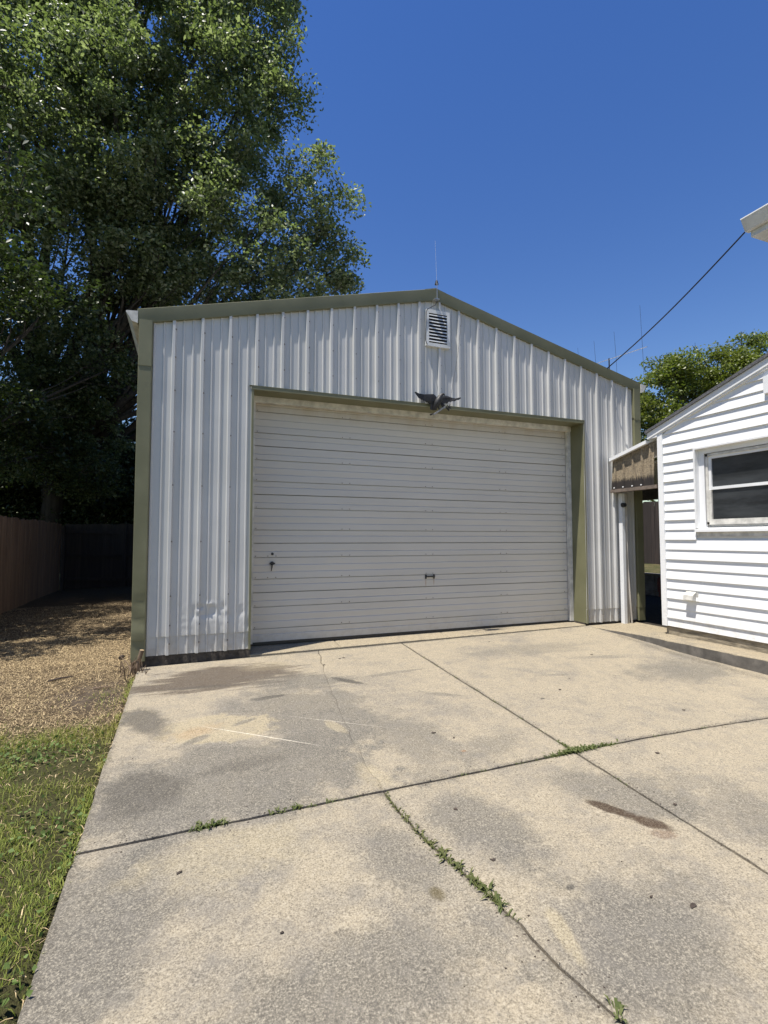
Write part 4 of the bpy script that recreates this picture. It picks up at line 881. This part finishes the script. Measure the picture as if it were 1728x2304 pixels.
def keep_st(P):
    v = vnoise(P, 1.1) * 0.6; y_ = P[:, 1] + v
    bare = np.exp(-((P[:, 0] + 1.45) / .42) ** 2 - ((P[:, 1] + .75) / .5) ** 2)
    p = np.where(y_ + rg.normal(size=len(P)) * 0.30 > -1.5, 0.95, 0.07) * (1 - 0.8 * bare)
    return (P[:, 0] < edge + 0.02) & (rg.uniform(size=len(P)) < p) & ~((P[:, 0] > XL - .02) & (P[:, 1] > -.06))
P = scatter(150000, -4.0, edge + .02, -6.0, 6.5, rg, keep_st)
k = P[:, 1] < 2.5; P = np.concatenate([P[k], P[~k][::3]])
V, F = blades(P, 0.016, 0.0042, 0.062, rg, True)
tag(np_mesh('straw', V, F, M['straw']), 'dry straw coloured dead grass beside the garage corner', 'dead grass', kind='stuff')
P = scatter(1500, edge - 0.03, edge + 0.012, -6, -0.2, rg); P = P[vnoise(P, 2.6) > -0.1]; V, F = blades(P, 0.035, 0.004, 0.05, rg)
tag(np_mesh('grass', V, F, M['grass']), 'ragged fringe of grass along the driveway edge', 'grass', kind='stuff')

# dead stalks at the garage corner, sticks on the lawn
st = tag(empty('dead_shrub'), 'cut dead shrub stalks at the garage corner', 'shrub')
rnd = random.Random(4); bx, by = -1.20, -0.13; bz = ground_h(bx, by)
MB().tube([(bx + .03, by, bz - .02), (bx + .045, by - .01, bz + .12), (bx + .075, by - .015, bz + .235)], [0.026, 0.021, 0.022], 8, 0).tube([(bx + .075, by - .015, bz + .235), (bx + .076, by - .015, bz + .240)], 0.0215, 8, 1).build('cut_stem', [M['twig'], M['cutwood']], st, smooth=50)
mb = MB()
for i in range(26):
    x, y_ = bx + rnd.gauss(0, .07), by + rnd.gauss(-.06, .09); hh = rnd.uniform(.06, .22); dx, dy = rnd.gauss(0, .08), rnd.gauss(0, .08)
    mb.tube([(x, y_, ground_h(x, y_) - .01), (x + dx * .4, y_ + dy * .4, ground_h(x, y_) + hh * .6), (x + dx, y_ + dy, ground_h(x, y_) + hh)], [0.006, 0.005, 0.002], 5)
mb.build('stalk', M['twig'], st)
for (x, y_, a, ln, r, lb) in ((-1.85, -0.15, 0.5, 0.22, .010, 'dark stick lying on the straw'), (-1.42, -0.55, 0.1, 0.16, .008, 'short grey stick on the bare soil'), (-1.38, 0.55, 1.2, 0.10, .022, 'dark wood chip standing by the garage corner')):
    u = Vector((math.cos(a), math.sin(a), 0)) * ln / 2; c = Vector((x, y_, ground_h(x, y_) + r + .006))
    tag(MB().tube([c - u, c + Vector((0, 0, .008)), c + u], [r, r * .9, r * .5], 6).build('stick', M['twig'] if 'grey' in lb else M['deadleaf']), lb, 'stick')

# weeds in the joints, dead leaves on the slabs
def weed(x, y_, r, n, h, label, along=0.0, seed=0):
    rn = random.Random(seed); z0 = drive_h(x, y_) - 0.012; mb = MB()
    for i in range(n):
        q = rn.gauss(0, r); px, py = x + math.cos(along) * q + rn.gauss(0, .006), y_ + math.sin(along) * q + rn.gauss(0, .006)
        a = rn.uniform(0, 2 * math.pi); ln = h * 0.8 * rn.uniform(.4, 1.4); u = Vector((math.cos(a), math.sin(a), 0)); w = Vector((-u.y, u.x, 0)) * ln * rn.uniform(.06, .14)
        b = Vector((px, py, z0)); m_ = b + u * ln * .45 + Vector((0, 0, ln * rn.uniform(.35, .7))); e = b + u * ln * rn.uniform(.7, 1.0) + Vector((0, 0, ln * rn.uniform(.15, .7)))
        mb.add([b - w * .3, b + w * .3, m_ + w, e, m_ - w], [(0, 1, 2, 4), (4, 2, 3)])
    return tag(mb.build('weed', M['weed'], fix=False), label, 'weed', 'weeds growing in the driveway joints')
LT = 'small green weed tuft in the cross joint of the driveway'; LC = 'leafy green weed growing along the cracked joint of the driveway'
weed(1.84, -3.225, 0.075, 420, 0.050, 'dense mat of tiny green weeds where two driveway joints meet', 0.0, 1)
weed(2.00, -3.222, 0.11, 230, 0.044, 'green weeds trailing along the joint right beside the dense weed mat', 0.0, 2)
weed(1.68, -3.228, 0.05, 70, 0.034, LT, 0.0, 3); weed(1.83, -3.13, 0.05, 90, 0.036, LT, 1.5, 4)
for i, (x, n, h) in enumerate(((-0.60, 46, .055), (-0.515, 40, .050), (-0.22, 18, .045), (-0.12, 24, .050), (-0.02, 14, .036), (0.10, 18, .040), (0.25, 8, .026), (0.95, 10, .026), (1.10, 8, .024), (1.40, 16, .026), (1.50, 12, .024), (2.6, 8, .025), (3.1, 8, .025))): weed(x, TJ, 0.022, n, h, LT, 0, 10 + i)
for i, (y_, n, h, r) in enumerate(((-3.30, 26, .035, .03), (-3.42, 30, .036, .035), (-3.53, 34, .038, .03), (-3.66, 34, .036, .03), (-3.76, 40, .042, .03), (-3.86, 46, .050, .025), (-3.97, 36, .046, .02), (-4.07, 46, .050, .025), (-4.14, 40, .048, .02), (-4.21, 44, .050, .02), (-4.28, 16, .036, .02), (-4.76, 22, .045, .015))):
    weed(poly_x(CR2, y_), y_, r, n, h, LC, math.pi / 2, 30 + i)
LJ = 'tiny green weed in the long joint leading to the garage door'
for i, (y_, n) in enumerate(((-1.05, 10), (-1.5, 14), (-1.9, 14), (-2.2, 22), (-2.35, 14), (-2.6, 18), (-2.85, 16), (-3.62, 16), (-0.7, 8))): weed(XJ(y_), y_, 0.03, n, 0.024, LJ, math.pi / 2, 50 + i)
rn = random.Random(12)
spots = [(-0.70, -3.55), (-0.32, -4.05), (-0.45, -4.45), (2.62, -2.15), (2.95, -1.9), (0.68, -3.98), (1.18, -4.42), (1.3, -4.52), (1.9, -3.95), (3.9, -1.2), (0.95, -0.45), (1.0, -0.43), (3.0, -0.35), (0.72, -0.62), (2.35, -3.45), (0.72, -3.55), (1.15, -2.75), (1.05, -2.62), (3.3, -2.9)]
for i, (x, y_) in enumerate(spots):
    s_ = rn.uniform(.005, .011); mb = MB(); z0 = drive_h(x, y_) + .002; a0 = rn.uniform(0, 6.3); V = []
    for j in range(7):
        a = a0 + j * 2 * math.pi / 7; rr = s_ * rn.uniform(.6, 1.4) * (1.4 if j % 3 == 0 else 1); V.append((x + math.cos(a) * rr * 1.4, y_ + math.sin(a) * rr, z0 + rn.uniform(0, .006)))
    V.append((x, y_, z0 + .004)); V += [(v[0], v[1], v[2] - .002) for v in V[:7]]
    mb.add(V, [(7, j, (j + 1) % 7) for j in range(7)] + [(j, 8 + j, 8 + (j + 1) % 7, (j + 1) % 7) for j in range(7)])
    tag(mb.build('dead_leaf', M['deadleaf']), 'small curled dead leaf lying on the concrete driveway', 'leaf', 'dead leaves on the driveway')

# leaf crumbs and grit swept against the joints and over the slabs
mb = MB(); rn = random.Random(77)
for i in range(420):
    if i < 150: x, y_ = rn.uniform(-1.1, 4.9), TJ + rn.gauss(0, .05)
    elif i < 230: y_ = rn.uniform(-5, -.1); x = XJ(y_) + rn.gauss(0, .04)
    elif i < 280: y_ = rn.uniform(-4.9, -3.3); x = poly_x(CR2, y_) + rn.gauss(0, .05)
    elif i < 330: x, y_ = rn.uniform(0, 4.9), -0.03 - abs(rn.gauss(0, .05))
    else: x, y_ = rn.uniform(-1.1, 4.8), rn.uniform(-5.2, -.1)
    a, r = rn.uniform(0, 6.3), rn.uniform(.0025, .0065); z0 = drive_h(x, y_) + .0005
    P = [(x + math.cos(a + q * 2.1) * r * rn.uniform(.7, 1.8), y_ + math.sin(a + q * 2.1) * r, z0) for q in range(3)]
    mb.add(P + [(x, y_, z0 + r * rn.uniform(.4, .9))], [(0, 1, 3), (1, 2, 3), (2, 0, 3), (2, 1, 0)])
tag(mb.build('grit', M['deadleaf']), 'dark leaf crumbs and grit scattered over the driveway slabs', 'debris', kind='stuff')
